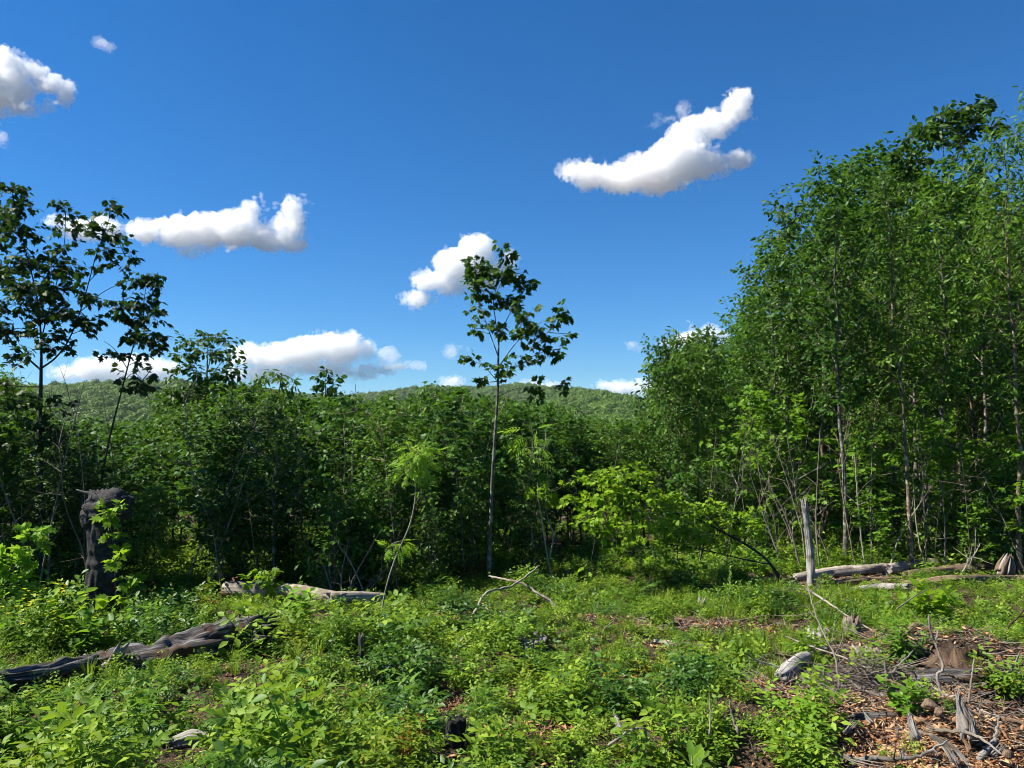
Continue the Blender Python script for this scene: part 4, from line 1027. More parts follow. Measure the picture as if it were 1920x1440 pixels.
def low_growth():
    rng = np.random.default_rng(12)
    kinds = [bramble(400 + k, (.34, .4, .46, .38, .42, .3)[k], 5, size=.122, per=8, bias=(0, .08, -.06, .12, -.1, .16)[k]) for k in range(6)]
    kinds += [bramble(410 + k, .42, 4, 'weed', 'oval', .076, 16) for k in range(2)]
    kinds += [bramble(420, .34, 4, 'bramble', 'oval', .06, 16)]
    kinds += [bramble(422 + k, .4, 5, 'bramble_dark', size=.115, per=9) for k in range(2)] + [bramble(425, .3, 5, 'bramble_yellow', size=.085, per=9), bramble(426, .34, 5, 'weed', 'pinnate', .17, 4)]
    P = jgrid(-11.5, 11.5, 3.1, 15.2, .2, rng)
    P = P[np.abs(P[:, 0]) < .74 * P[:, 1] + .7]
    P = P[P[:, 1] < edge_y(P[:, 0]) + 1.0]
    x, y = P.T
    c = cover(x, y)
    dens = c * np.clip(.1 + 1.3 * patch(x, y, 5.1, 6.3, .7) + .35 * patch(x, y, 1.3, 1.9, 1.4), .12, 1)
    keep = rng.random(len(P)) < dens
    P, c = P[keep], c[keep]; x, y = P.T
    px = 960 + FPX * x / y
    # tall on the side of the rotten log, low in the middle of the clearing
    tall = np.interp(px, [0, 300, 700, 950, 1400, 1920], [1.0, .9, .85, .72, .68, .8]) * (.3 + 1.0 * patch(x, y, 5.1, 6.3, .7) + .35 * patch(x, y, 2.1, 1.7, 2.2)) * np.interp(y, [4, 7, 9, 10.5, 14], [.9, .9, .85, .7, .7])
    s = tall * rng.uniform(.7, 1.3, len(P)) * (.55 + .45 * c)
    # the growth stays low in front of the logs, so that they show
    py = 800.5 + FPX * (CAM_Z - G(x, y)) / y
    for x0, x1, y0, y1, k in LOW: s = np.where((px > x0) & (px < x1) & (py > y0) & (py < y1), s * k, s)
    rot, sc, idx = scatter_args(P, rng, s, None, 9, .13, .2)
    pz = patch(x, y, 3.3, 4.1, 3.0) + rng.normal(0, .13, len(P))          # patches of one kind
    idx = np.where(pz < .33, rng.integers(9, 11, len(P)), idx); idx = np.where(pz > .8, 11, idx)
    idx = np.where(patch(x, y, 2.7, 3.7, 5.0) + rng.normal(0, .1, len(P)) > .86, 12, idx)
    left = (px < 420) & (rng.random(len(P)) < .3); idx[left] = rng.integers(6, 8, left.sum())
    idx[(~left) & (idx >= 6) & (idx < 8) & (rng.random(len(P)) < .7)] = 3
    scatter('undergrowth', 'knee-high tangle of raspberry and weed leaves covering the clearing', kinds, np.column_stack([P, G(x, y) - .01]), rot, sc, idx)
    print('bramble', len(P))
    # a lower carpet between the canes
    C = jgrid(-11, 11, 3.1, 14.5, .135, rng)
    C = np.concatenate([C, jgrid(-18, 20, 13, 27, .36, rng)])
    C = C[(np.abs(C[:, 0]) < .74 * C[:, 1] + .6)]
    keep = rng.random(len(C)) < .06 + .5 * cover(C[:, 0], C[:, 1])
    C = C[keep]
    rot, sc, idx = scatter_args(C, rng, .22, .5, 9, .2, .2)
    sc[C[:, 1] > edge_y(C[:, 0]) + .8] *= 2.2
    scatter('ground_plants', 'low carpet of small green leaves between the raspberry canes', kinds, np.column_stack([C, G(C[:, 0], C[:, 1]) - .01]), rot, sc, idx)
    print('carpet', len(C))
    # grass in sunny patches
    tufts = [grass_tuft(430 + k) for k in range(4)]
    Q = jgrid(-10, 10, 3.1, 14.5, .11, rng)
    Q = Q[np.abs(Q[:, 0]) < .72 * Q[:, 1] + .5]
    x, y = Q.T; px = 960 + FPX * x / y; py = 800.5 + FPX * (CAM_Z - G(x, y)) / y
    w = np.zeros(len(Q)) + .035
    for cx, cy_, rx, ry, k in ((300, 1215, 90, 30, .8), (40, 1200, 90, 60, .8), (1400, 1215, 110, 34, .9), (1300, 1350, 90, 40, .5), (640, 1360, 60, 40, .6), (1420, 1135, 170, 26, .7), (1600, 1160, 90, 24, .4), (1300, 1130, 90, 20, .5), (1150, 1235, 110, 16, .4), (80, 1260, 120, 20, .8), (1480, 1390, 40, 30, .5), (1120, 1340, 60, 40, .3)):
        w = np.maximum(w, k * np.exp(-((px - cx) / rx) ** 2 - ((py - cy_) / ry) ** 2))
    keep = rng.random(len(Q)) < w * (.25 + .75 * cover(x, y)) * .8
    Q = Q[keep]; x, y = Q.T
    rot, sc, idx = scatter_args(Q, rng, .35, .85, 4, .1, .3)
    scatter('grass', 'yellow-green grass growing in sunny gaps of the undergrowth', tufts, np.column_stack([Q, G(x, y)]), rot, sc, idx)
    print('grass', len(Q))
low_growth()

# single bushes that stand out of the cover
def bush(px, py, h, label, kind, seed, mat='bramble', canes=11, size=.1, name='bramble_bush', leafkind='three', per=10, bias=.05):
    p = gp(px, py)
    me = bramble(seed, h, canes, mat, leafkind, size, per, bias)
    o = link(name, me, loc=p)
    o.rotation_euler[2] = seed * 1.3
    return tag(o, label, kind)

bush(1510, 1235, .34, 'leafy raspberry bush growing beside the grey burnt log end', 'bush', 501)
bush(1690, 1240, .42, 'broad bright green bush right behind the heap of brown twigs', 'bush', 502, 'weed', 16, .11, 'bush', 'lance', 16)
bush(1640, 1268, .3, 'low leafy raspberry bush between the sawn stump and the broad green bush', 'bush', 503)
bush(1535, 1372, .42, 'glossy raspberry bush standing over yellowish grass near the wood chips', 'bush', 504, size=.11)
bush(1495, 1390, .36, 'yellow-green bush beside the glossy raspberry bush', 'bush', 505, 'ash', 10, .1)
bush(1500, 1440, .3, 'low raspberry bush in front of the yellow-green bush', 'bush', 506, size=.11)
bush(1745, 1168, .5, 'lime green young bush around the top of the bent stick', 'bush', 507, 'bright', 14, .12, 'bush', 'maple', 10)
bush(1235, 1172, .3, 'dark green cushion of raspberry beside the dry litter', 'bush', 508, 'bramble', 14, .08)
bush(1700, 1335, .26, 'small green bush between the twig heap and the red-brown wood chunk', 'bush', 509, 'weed', 10, .09, 'bush', 'oval')
bush(1880, 1300, .34, 'green raspberry bush beside the pale bent root', 'bush', 510)
bush(720, 1100, .55, 'dense green raspberry thicket at the end of the pale log', 'bush', 511, canes=18)
bush(790, 1112, .5, 'rounded raspberry bush beside the rust-coloured dead fern', 'bush', 512, canes=18)
bush(640, 1215, .45, 'lush raspberry bush around the grey stake', 'bush', 513, canes=14)
bush(560, 1180, .5, 'pale green leafy bush in front of the pale log', 'bush', 514, 'ash', 12, .11, 'bush', 'oval', 12)
bush(120, 1200, .5, 'tall lime green broad-leaved plant beside the foot of the burl snag', 'plant', 515, 'bright', 8, .17, 'broad_leaved_plant', 'oval', 9)
bush(160, 1222, .45, 'broad-leaved green plant next to the lime green one', 'plant', 516, 'weed', 8, .16, 'broad_leaved_plant', 'oval', 9)
bush(110, 1370, .42, 'broad-leaved weed with pointed leaves in front of the rotten log', 'plant', 517, 'weed', 9, .1, 'broad_leaved_plant', 'lance', 12)
bush(40, 1400, .42, 'tall pointed-leaved weed with one yellow leaf near the rotten log', 'plant', 518, 'weed', 9, .1, 'broad_leaved_plant', 'lance', 12)
bush(1190, 1300, .3, 'yellowing raspberry bush in the middle of the clearing', 'bush', 519, 'gold', 5, .07, 'bramble_bush', 'three', 7)
bush(750, 1420, .3, 'raspberry bush with orange withered leaves near the black stump', 'bush', 520, 'rust', 4, .06, 'bramble_bush', 'three', 6)
bush(258, 1152, .4, 'leafy shoot with red-tinged young leaves left of the grass patch'.replace('left of', 'behind'), 'plant', 521, 'rust', 3, .07, 'red_leaved_plant', 'three', 6)
bush(400, 1150, .42, 'red-tinged young shoot in front of the pale log end', 'plant', 522, 'rust', 3, .07, 'red_leaved_plant', 'three', 6)
bush(886, 1098, .42, 'rust-coloured dead fern beside the crossed branches', 'fern', 523, 'rust', 9, .14, 'dead_fern', 'pinnate', 4)
bush(770, 1345, .36, 'narrow-leaved green plant near the bare soil patch', 'plant', 524, 'weed', 4, .15, 'narrow_leaved_plant', 'lance', 9)
bush(1420, 1075, .5, 'dark leafy bush at the foot of the leaning bright maple', 'bush', 525, 'weed', 16, .1, 'bush', 'oval', 12)
bush(1385, 1092, .45, 'dark green bush beside the foot of the leaning maple', 'bush', 526, 'bramble', 16, .1)
bush(1835, 1075, .4, 'fresh green bush beside the branching pale sapling at the logs', 'bush', 527, 'bright', 10, .1, 'bush', 'oval', 10)

def mullein(px, py, h, label, seed, n=18, size=.17, upright=True):
    rng = np.random.default_rng(seed); p = gp(px, py)
    Lv, Wd = Leaves(), Wood()
    T = curve((0, 0, -.03), (.02, .02, 1), h, 8, rng, 0, .02); Wd.tube(T, np.linspace(.012, .004, 8), 6)
    t = np.linspace(.03, .97, n); az = np.arange(n) * 2.4
    el = .25 + .9 * t
    D = np.stack([np.cos(az) * np.cos(el), np.sin(az) * np.cos(el), np.sin(el)], -1)
    Lv.add(path_at(T, t), D, UP + rng.normal(0, .15, (n, 3)) - D * .3, size * (1.15 - .8 * t), 'oval', rng, .1)
    e = bpy.data.objects.new('mullein', None); COL.objects.link(e); e.location = p
    link('stem', Wd.mesh('stem', M['bark_pale']), e); link('leaves', Lv.mesh('leaves', M['weed']), e)
    tag(e, label, 'plant')
mullein(1367, 1140, .55, 'tall pale green spike of mullein before the leaning maple', 601, 30, .13)
mullein(1296, 1470, .2, 'dark mullein rosette with big upright oval leaves', 602, 7, .27)

def buttercup(px, py, h, seed, group='buttercups beside the burl snag'):
    rng = np.random.default_rng(seed); p = gp(px, py)
    Wd, Lv, Fl = Wood(), Leaves(), Leaves()
    for k in range(3):
        T = curve((0, 0, -.02), (rng.normal(0, .3), rng.normal(0, .3), 1), h * rng.uniform(.8, 1.1), 7, rng, .2, .06); Wd.tube(T, np.linspace(.003, .0015, 7), 3)
        a = np.arange(5) * 1.2566; D = np.stack([np.cos(a), np.sin(a), np.full(5, .45)], -1)
        Fl.add(np.repeat(T[-1:], 5, 0), D, np.tile(UP, (5, 1)) - D * .3, np.full(5, .022), 'oval', rng)
        q = path_at(T, np.linspace(.1, .6, 5)); D = unit(rng.normal(0, 1, (5, 3)) * [1, 1, .3] + UP * .3)
        Lv.add(q, D, np.tile(UP, (5, 1)), np.full(5, .06), 'three', rng)
    e = bpy.data.objects.new('buttercup', None); COL.objects.link(e); e.location = p
    link('stem', Wd.mesh('stem', M['weed']), e); link('leaves', Lv.mesh('leaves', M['weed']), e); link('petals', Fl.mesh('petals', M['petal']), e)
    tag(e, 'yellow buttercup flowering in the grass beside the burl snag', 'flower', group)
M['petal'] = leaf_material('buttercup_petal', (.6, .42, .01), (.75, .55, .015), (.85, .65, .02), trans=(.8, .6, .02), tr=.3)
for k, (px, py) in enumerate(((28, 1222), (52, 1196), (60, 1216), (84, 1190), (96, 1210), (50, 1240), (12, 1250), (110, 1196), (38, 1205))):
    buttercup(px, py, .5 + .05 * (k % 3), 620 + k)
# ------------------------------------------------------------------ dead wood
def log_mesh(name, pts, rad, mat, seed, sides=20, seg=.06, groove=.12, ragged=(.05, .05), lump=.06, hollow=.35, flat=0.0, end_mat=None):
    """a weathered log or stump: grooved along the grain, uneven, with broken ends"""
    rng = np.random.default_rng(seed)
    pts = np.asarray(pts, float); rad = np.broadcast_to(np.asarray(rad, float), (len(pts),))
    cum = np.concatenate([[0], np.cumsum(np.linalg.norm(np.diff(pts, axis=0), axis=1))])
    n = max(8, int(cum[-1] / seg)); t = np.linspace(0, cum[-1], n)
    P = np.stack([np.interp(t, cum, pts[:, k]) for k in range(3)], -1); r = np.interp(t, cum, rad)
    for _ in range(3):                                             # ease the bends
        Q = P.copy(); Q[1:-1] = .25 * P[:-2] + .5 * P[1:-1] + .25 * P[2:]; P = Q
    tn = unit(np.gradient(P, axis=0))
    ref = np.array([0, 0, 1.0]) if abs(tn[0, 2]) < .7 else np.array([1.0, 0, 0])
    a = unit(np.cross(tn, ref)); b = np.cross(tn, a)
    th = np.linspace(0, 2 * np.pi, sides, endpoint=False)
    g1 = vnoise((n, sides), (max(1, n // 9), sides // 2), rng); g1[:, -1] = g1[:, 0]
    g2 = vnoise((n, sides), (max(2, n // 3), 4), rng); g2[:, -1] = .5 * (g2[:, 0] + g2[:, -2])
    k = 1 + groove * 2 * (g1 - .5) + lump * 2 * (g2 - .5)
    V = P[:, None] + (r[:, None] * k)[..., None] * (np.cos(th)[None, :, None] * a[:, None] + np.sin(th)[None, :, None] * b[:, None])
    for e, sgn, am in ((0, -1, ragged[0]), (-1, 1, ragged[1])):
        j = rng.random(sides) ** 2 * am * 2
        V[e] += sgn * tn[e] * (j[:, None] - am * .5)
        V[e] = P[e] + (V[e] - P[e]) * 1.0
    verts = V.reshape(-1, 3); uvs = np.stack(np.broadcast_arrays(np.abs(th / np.pi - 1)[None, :], t[:, None]), -1).reshape(-1, 2)
    i, j = np.meshgrid(np.arange(n - 1), np.arange(sides), indexing='ij'); j2 = (j + 1) % sides
    q = np.stack([i * sides + j, i * sides + j2, (i + 1) * sides + j2, (i + 1) * sides + j], -1).reshape(-1, 4)
    ex, eu, ef = [], [], []
    base = len(verts)
    for e, row, sgn in ((0, 0, -1), (n - 1, n - 1, 1)):
        ring = V[row]; c = P[row]
        inner = c + (ring - c) * .6 - sgn * tn[row] * rng.random((sides, 1)) * r[row] * hollow
        ex += [inner, (c - sgn * tn[row] * r[row] * hollow)[None]]
        eu += [np.stack([np.linspace(0, 3, sides), np.full(sides, .2 + e)], -1), np.array([[1.5, .5 + e]])]
        o = base + (0 if e == 0 else sides + 1)
        for m in range(sides):
            m2 = (m + 1) % sides
            f4 = [row * sides + m, row * sides + m2, o + m2, o + m]; f3 = [o + m, o + m2, o + sides]
            if e == 0: f4 = f4[::-1]; f3 = f3[::-1]
            ef.append((f4, f3))
    verts = np.concatenate([verts] + ex); uvs = np.concatenate([uvs] + eu)
    q = np.concatenate([q, np.array([f[0] for f in ef])]); t3 = np.array([f[1] for f in ef])
    mats = [M[mat]] + ([M[end_mat]] if end_mat else [])
    mi = None
    if end_mat:
        mi = np.zeros(len(q) + len(t3), int); mi[-len(t3) - len(ef):] = 1
    return mesh_from(name, verts, [q, t3], mats, uv=uvs, mat_idx=mi)

def put_log(name, label, cat, px_pts, rad, mat, seed, lift=0.5, group=None, dz=None, **kw):
    """px_pts: pixels of the ground line under the log"""
    rad = np.broadcast_to(np.asarray(rad, float), (len(px_pts),))
    W_ = np.array([gp(*p[:2]) for p in px_pts]); W_[:, 2] += rad * lift
    if dz is not None: W_[:, 2] += np.asarray(dz)
    c = W_.mean(0); c[2] = W_[:, 2].min()
    o = link(name, log_mesh(name, W_ - c, rad, mat, seed, **kw), loc=c)
    return tag(o, label, cat, group)

def stick(name, label, cat, pts, r0, r1, mat, seed, twigs=0, group=None, sides=7, tw_len=.3, origin=None):
    """pts: world points"""
    rng = np.random.default_rng(seed)
    P = np.asarray(pts, float); c = P[0].copy()
    a = np.concatenate([[2 * P[0] - P[1]], P, [2 * P[-1] - P[-2]]]); n = len(P); m = 6 * n
    t = np.linspace(0, n - 1, m); i = np.minimum(t.astype(int), n - 2); f = (t - i)[:, None]
    p0, p1, p2, p3 = a[i], a[i + 1], a[i + 2], a[i + 3]
    C = .5 * (2 * p1 + (p2 - p0) * f + (2 * p0 - 5 * p1 + 4 * p2 - p3) * f ** 2 + (3 * p1 - p0 - 3 * p2 + p3) * f ** 3) - c
    C[1:-1] += rng.normal(0, r0 * .18, (m - 2, 3))
    W_ = Wood(); rr = np.linspace(r0, r1, m) * rng.uniform(.88, 1.12, m)
    rr = np.concatenate([[rr[0] * .5], rr[1:-1], [rr[-1] * .35]])
    W_.tube(C, rr, sides)
    for _ in range(twigs):
        tt = rng.uniform(.25, .95)
        B = curve(path_at(C, np.array(tt)), unit(C[-1] - C[0]) * .5 + rng.normal(0, .6, 3) + UP * .25, tw_len * rng.uniform(.5, 1.2), 6, rng, 0, .12)
        W_.tube(B, np.linspace(max(r1, r0 * .35), .0012, 6), 4)
    o = link(name, W_.mesh(name, M[mat]), loc=c)
    return tag(o, label, cat, group)

# the burl snag
def burl_snag():
    b = gp(188, 1150); d = b[1]; s = d / FPX
    e = bpy.data.objects.new('burl_snag', None); COL.objects.link(e); e.location = b
    top = at(190, 925, d)[2] - b[2]
    tr = [(0, 0, -.1), (.0, .0, .25), (.01, .02, .7), (.0, .02, top * .75), (-.01, .02, top + .03)]
    link('trunk', log_mesh('trunk', tr, (.24, .19, .175, .18, .17), 'bark_dark', 701, sides=56, seg=.02, groove=.12, lump=.05, ragged=(0, .02), hollow=.3), e)
    def lump(name, c, r, seed, sq):
        rng = np.random.default_rng(seed)
        nu, nv = 56, 36
        u = np.linspace(0, 2 * np.pi, nu, endpoint=False); v = np.linspace(0.0, np.pi, nv)
        d_ = np.stack([np.outer(np.sin(v), np.cos(u)), np.outer(np.sin(v), np.sin(u)), np.outer(np.cos(v), np.ones(nu))], -1)
        rr = np.ones((nv, nu))
        ctr = unit(rng.normal(0, 1, (70, 3))); am = rng.uniform(-.18, .22, 70); wd = rng.uniform(.08, .36, 70)
        for c_, a_, w_ in zip(ctr, am, wd): rr += a_ * np.exp(-((d_ - c_) ** 2).sum(-1) / w_ ** 2)
        rr += (rng.random((nv, nu)) - .5) * .07
        rr[0] = rr[0].mean(); rr[-1] = rr[-1].mean()
        P = d_ * rr[..., None] * np.array(sq) * r + np.array(c)
        i, j = np.meshgrid(np.arange(nv - 1), np.arange(nu), indexing='ij'); j2 = (j + 1) % nu
        q = np.stack([i * nu + j, (i + 1) * nu + j, (i + 1) * nu + j2, i * nu + j2], -1).reshape(-1, 4)
        uv = np.stack(np.broadcast_arrays(np.abs(u / np.pi - 1)[None] * 2, v[:, None]), -1).reshape(-1, 2)
        return link(name, mesh_from(name, P.reshape(-1, 3), q, [M['bark_dark']], uv=uv), e)
    lump('burl', (.10, -.07, top - .15), .25, 702, (1.08, .95, .8))
    lump('burl', (.2, -.02, top - .24), .16, 704, (.9, 1, .8))
    lump('burl', (-.15, .0, top - .3), .15, 703, (.85, .9, 1.0))
    W_ = Wood()
    W_.tube([(-.1, 0, top - .02), (-.22, -.04, top + .01), (-.32, -.06, top + .05)], (.03, .022, .008), 6)
    link('branch_stub', W_.mesh('branch_stub', M['silver']), e)
    tag(e, 'thick dark broken tree trunk topped by a swollen burl', 'snag')
burl_snag()

# the white snag
b = gp(1522, 1100); hh = at(1510, 945, b[1])[2] - b[2]
o = link('white_snag', log_mesh('white_snag', [(0, 0, -.1), (-.01, 0, hh * .4), (-.055, 0, hh * .8), (-.085, 0, hh)], (.068, .058, .05, .044), 'silver', 711, sides=28, seg=.025, groove=.16, ragged=(.02, .1), lump=.07), loc=b)
tag(o, 'straight barkless white dead trunk standing before the tall stand', 'snag')

# rotten log lying across the low growth
def rotten_log():
    px = [(-60, 1300), (60, 1290), (180, 1268), (300, 1256), (380, 1248), (450, 1232), (500, 1226)]
    r = [.075, .085, .095, .12, .16, .17, .12]
    W_ = np.array([gp(*p) for p in px]); W_[:, 2] += np.array([.08, .09, .10, .13, .17, .19, .15])
    c = W_[3].copy()
    e = bpy.data.objects.new('rotten_log', None); COL.objects.link(e); e.location = c
    link('trunk', log_mesh('trunk', W_ - c, r, 'rotten', 721, sides=44, seg=.02, groove=.36, ragged=(.1, .25), lump=.2, hollow=.9), e)
    rng = np.random.default_rng(722)
    # the forked, torn end rising from the log
    a0 = W_[4] - c + [0, 0, .08]
    tip = at(488, 1164, W_[5][1] - .08) - c
    link('torn_branch', log_mesh('torn_branch', [a0, (a0 + tip) / 2 + [0, 0, -.03], tip - (tip - a0) * .12, tip], (.125, .105, .085, .06), 'rotten', 723, sides=30, seg=.016, groove=.4, ragged=(.02, .14), lump=.2), e)
    for k in range(5):
        q = tip + rng.normal(0, .02, 3); t2 = q + unit(tip - a0 + rng.normal(0, .12, 3)) * rng.uniform(.06, .13)
        link('splinter', log_mesh('splinter', [q - (t2 - q) * .8, q, t2], (.016, .012, .002), 'silver', 730 + k, sides=7, seg=.02, groove=.2, ragged=(0, .02)), e)
    # pale forked splinter standing on the log
    for k, (x1, y1, w) in enumerate(((243, 1204, .030), (226, 1204, .024))):
        f0 = at(190, 1256, W_[2][1] - .09) - c; f1 = at(214 - 4 * k, 1238, W_[2][1] - .08) - c; f2 = at(x1, y1, W_[2][1] - .09 - .03 * k) - c
        link('pale_splinter', log_mesh('pale_splinter', [f0, f1, (f1 + f2) / 2, f2], (.03, .034, w, .006), 'silver', 740 + k, sides=12, seg=.02, groove=.3, ragged=(0, .03)), e)
    tag(e, 'long rotten black log with torn end and pale forked splinter on top', 'log')
rotten_log()

put_log('pale_log', 'thick pale barkless log lying at the foot of the thicket', 'log', [(424, 1128), (500, 1128), (570, 1132), (640, 1138)], (.115, .11, .10, .075), 'log', 751, lift=1.35, groove=.05, ragged=(.01, .1), lump=.03)
put_log('pale_log', 'shorter pale log end showing beyond the brush beside the crooked sapling', 'log', [(615, 1136), (660, 1138), (718, 1136)], (.075, .085, .075), 'log', 752, lift=1.3, groove=.06, ragged=(.04, .02), lump=.04)

# logs in front of the tall stand
LOGS = [('fallen_log', 'long pale fallen log stretched below the white snag', [(1490, 1092), (1560, 1083), (1640, 1078), (1720, 1072)], (.06, .075, .08, .07), 'log', 761),
        ('fallen_log', 'thick pale log lying behind the trunk of the cherry with bare lower trunk', [(1665, 1080), (1720, 1072), (1790, 1066)], (.085, .095, .08), 'log', 762),
        ('fallen_log', 'brown mossy log lying along the foot of the tall stand', [(1700, 1092), (1780, 1084), (1850, 1078), (1920, 1078)], (.08, .09, .1, .09), 'brown_log', 763),
        ('fallen_log', 'long brown log half sunk in litter below the mossy one', [(1690, 1104), (1790, 1096), (1900, 1094), (1990, 1092)], (.05, .06, .06, .05), 'brown_log', 764),
        ('fallen_log', 'short silvery plank-like log at the edge of the grass', [(1595, 1110), (1650, 1108), (1703, 1108)], (.03, .05, .045), 'silver', 765),
        ('fallen_log', 'thin brown log behind the short silvery one', [(1540, 1099), (1620, 1094), (1690, 1090)], (.035, .04, .035), 'brown_log', 766),
        ('burnt_log', 'grey cracked burnt log end lying in the low growth', [(1462, 1282), (1490, 1258), (1520, 1238), (1545, 1222)], (.05, .065, .055, .035), 'silver', 767),
        ('burnt_log', 'dark burnt log lying beside the bent stick', [(1705, 1282), (1760, 1282), (1830, 1278), (1860, 1284)], (.05, .06, .05, .03), 'rotten', 768),
        ('dead_branch', 'short grey forked piece of branch lying in the grass', [(1650, 1143), (1668, 1136), (1690, 1130)], (.02, .03, .012), 'silver', 769),
        ('dead_branch', 'pale thin log lying across the dry litter', [(1225, 1206), (1270, 1212), (1320, 1218)], (.022, .028, .024), 'log', 770),
        ('dead_branch', 'dark scorched branch lying in the middle of the low growth', [(1370, 1248), (1390, 1262), (1415, 1282)], (.025, .022, .016), 'rotten', 771),
        ('dead_branch', 'pale peeled slab lying in the weeds beside the bent white stick', [(1150, 1340), (1158, 1362), (1166, 1378)], (.018, .022, .02), 'silver', 772),
        ('flat_wood', 'pale weathered slab lying in the low growth near the rotten log', [(325, 1402), (360, 1398), (392, 1398)], (.035, .06, .04), 'silver', 773),
        ('dead_branch', 'grey branch curving over the twig heap', [(1690, 1200), (1715, 1180), (1750, 1178), (1790, 1190)], (.03, .035, .03, .015), 'brown_log', 774),
        ('dead_branch', 'pale bent root lying on the litter below the green raspberry bush', [(1790, 1272), (1830, 1262), (1885, 1255)], (.018, .022, .012), 'log', 775),
        ('dead_branch', 'dark short log lying behind the wood chips', [(1590, 1352), (1625, 1350), (1680, 1346)], (.02, .03, .02), 'rotten', 776)]
for nm, lab, pts, r, mat, sd_ in LOGS:
    put_log(nm, lab, 'log' if 'log' in nm else 'branch', pts, r, mat, sd_, lift=1.25 if sd_ < 767 else .9, groove=.12 if sd_ < 767 else .3, ragged=(.04, .05), lump=.08, sides=22, seg=.03)

def stump(label, px, py, r, h, mat, seed, top='log', flare=1.5, ragged=.06, name='stump', tilt=0.0, hollow=.25):
    p = gp(px, py)
    me = log_mesh(name, [(0, 0, -.06), (0, 0, h * .25), (0, tilt * h * .4, h * .6), (0, tilt * h, h)], (r * flare, r * 1.12, r * 1.02, r), mat, seed, sides=40, seg=.015, groove=.3, ragged=(0, ragged), lump=.14, hollow=hollow, end_mat=top)
    return tag(link(name, me, loc=p), label, 'stump')
stump('small black charred stump with ashen top standing in the weeds', 853, 1396, .066, .17, 'char', 801, 'char', 1.1, .015, hollow=.1)
stump('wide dark weathered stump in the middle of the low growth', 1000, 1216, .13, .10, 'rotten', 802, 'silver', 1.3, .03)
stump('splintered brown stump rising above the dry litter', 1598, 1186, .08, .13, 'twig', 803, 'brown_log', 1.7, .05)
stump('broken grey stump tipped beside the splintered brown one', 1535, 1208, .10, .12, 'log', 804, 'silver', 1.4, .05)
stump('sawn pale stump with flat top and torn side', 1625, 1252, .105, .13, 'twig', 805, 'log', 1.3, .05, hollow=.1)
stump('small grey stump standing in the grass before the leaning maple', 1318, 1142, .055, .11, 'log', 806, 'silver', 1.3, .04)
stump('large earthy stump half buried in brown litter', 1790, 1232, .14, .08, 'earth', 807, 'earth', 1.9, .05)
stump('narrow grey stake of a stump poking out of the raspberries', 676, 1240, .02, .22, 'rotten', 808, 'silver', 1.3, .04)
stump('small dark stub poking out of the yellowing raspberry bush', 1128, 1282, .014, .16, 'rotten', 809, 'silver', 1.2, .03)

# crossed branches and single sticks
def W3(*p): return np.array([at(a, b_, d) for a, b_, d in p])
stick('dead_branch', 'bent grey branch leaning over the pale one to form a cross', 'branch', W3((872, 1182, 8.7), (890, 1150, 9.0), (912, 1112, 9.3), (955, 1100, 9.7), (985, 1082, 10.0), (1012, 1060, 10.3)), .021, .010, 'bark_pale', 821)
stick('dead_branch', 'bleached pale branch lying under the bent grey one in a cross', 'branch', W3((1046, 1142, 9.8), (1030, 1126, 9.85), (1008, 1112, 9.9), (980, 1094, 10.0), (945, 1086, 10.2), (915, 1080, 10.5)), .021, .011, 'log', 822)
stick('thin_stick', 'thin pale twig lying below the crossed branches', 'stick', W3((905, 1135, 9.2), (935, 1158, 8.9), (960, 1172, 8.7), (985, 1200, 8.3), (1010, 1240, 7.7)), .008, .004, 'bark_pale', 823, 2)
stick('bent_stick', 'tall zigzag stick standing upright beside the broad green bush', 'stick', W3((1766, 1304, 5.9), (1757, 1266, 5.95), (1768, 1254, 5.95), (1756, 1212, 6.0), (1744, 1180, 6.0), (1741, 1152, 6.0)), .012, .008, 'twig', 824)
stick('white_stick', 'pale hooked stick arching out of the weeds', 'stick', W3((1140, 1398, 5.0), (1160, 1383, 5.0), (1185, 1368, 5.0), (1208, 1366, 5.0), (1212, 1380, 5.0), (1216, 1393, 5.0)), .009, .006, 'log', 825)
stick('bent_stick', 'slim brown stick standing in the weeds beside the mullein rosette', 'stick', W3((1384, 1374, 5.15), (1374, 1345, 5.2), (1368, 1310, 5.2)), .011, .007, 'twig', 826)
stick('bent_stick', 'thin upright stick next to the slim brown one', 'stick', W3((1330, 1380, 5.1), (1332, 1340, 5.15), (1330, 1300, 5.2)), .007, .004, 'twig', 827)
stick('thin_stick', 'short grey stake standing in front of the stump with flat top', 'stick', W3((1662, 1268, 6.1), (1659, 1240, 6.1)), .012, .009, 'twig', 828)
stick('thin_stick', 'slender upright twig beside the pale splintered root', 'stick', W3((1816, 1318, 5.6), (1822, 1270, 5.65), (1827, 1235, 5.7)), .009, .005, 'twig', 829)
stick('thin_stick', 'short pale stake behind the grey burnt log', 'stick', W3((1547, 1290, 5.9), (1545, 1252, 5.9)), .01, .007, 'silver', 830)
stick('leaning_sapling', 'dead bushy sapling leaning beside the twig heap', 'sapling', W3((1575, 1290, 5.9), (1565, 1230, 6.0), (1545, 1190, 6.1), (1525, 1140, 6.3), (1512, 1090, 6.6)), .010, .004, 'twig', 831, 9, tw_len=.35)
stick('long_stick', 'long pale stick slanting down from the white snag into the litter', 'stick', W3((1512, 1104, 9.4), (1560, 1135, 8.9), (1600, 1162, 8.4), (1650, 1190, 7.8)), .014, .008, 'log', 832, 3)
stick('long_stick', 'long bleached stick lying across the litter to the sawn stump', 'stick', W3((1470, 1192, 7.6), (1530, 1215, 7.2), (1580, 1232, 6.8), (1630, 1255, 6.3)), .010, .006, 'log', 833, 3)
stick('long_stick', 'thin stick slanting over the green growth behind the bent stick', 'stick', W3((1680, 1143, 8.6), (1715, 1118, 8.9), (1740, 1105, 9.1)), .008, .005, 'twig', 834)
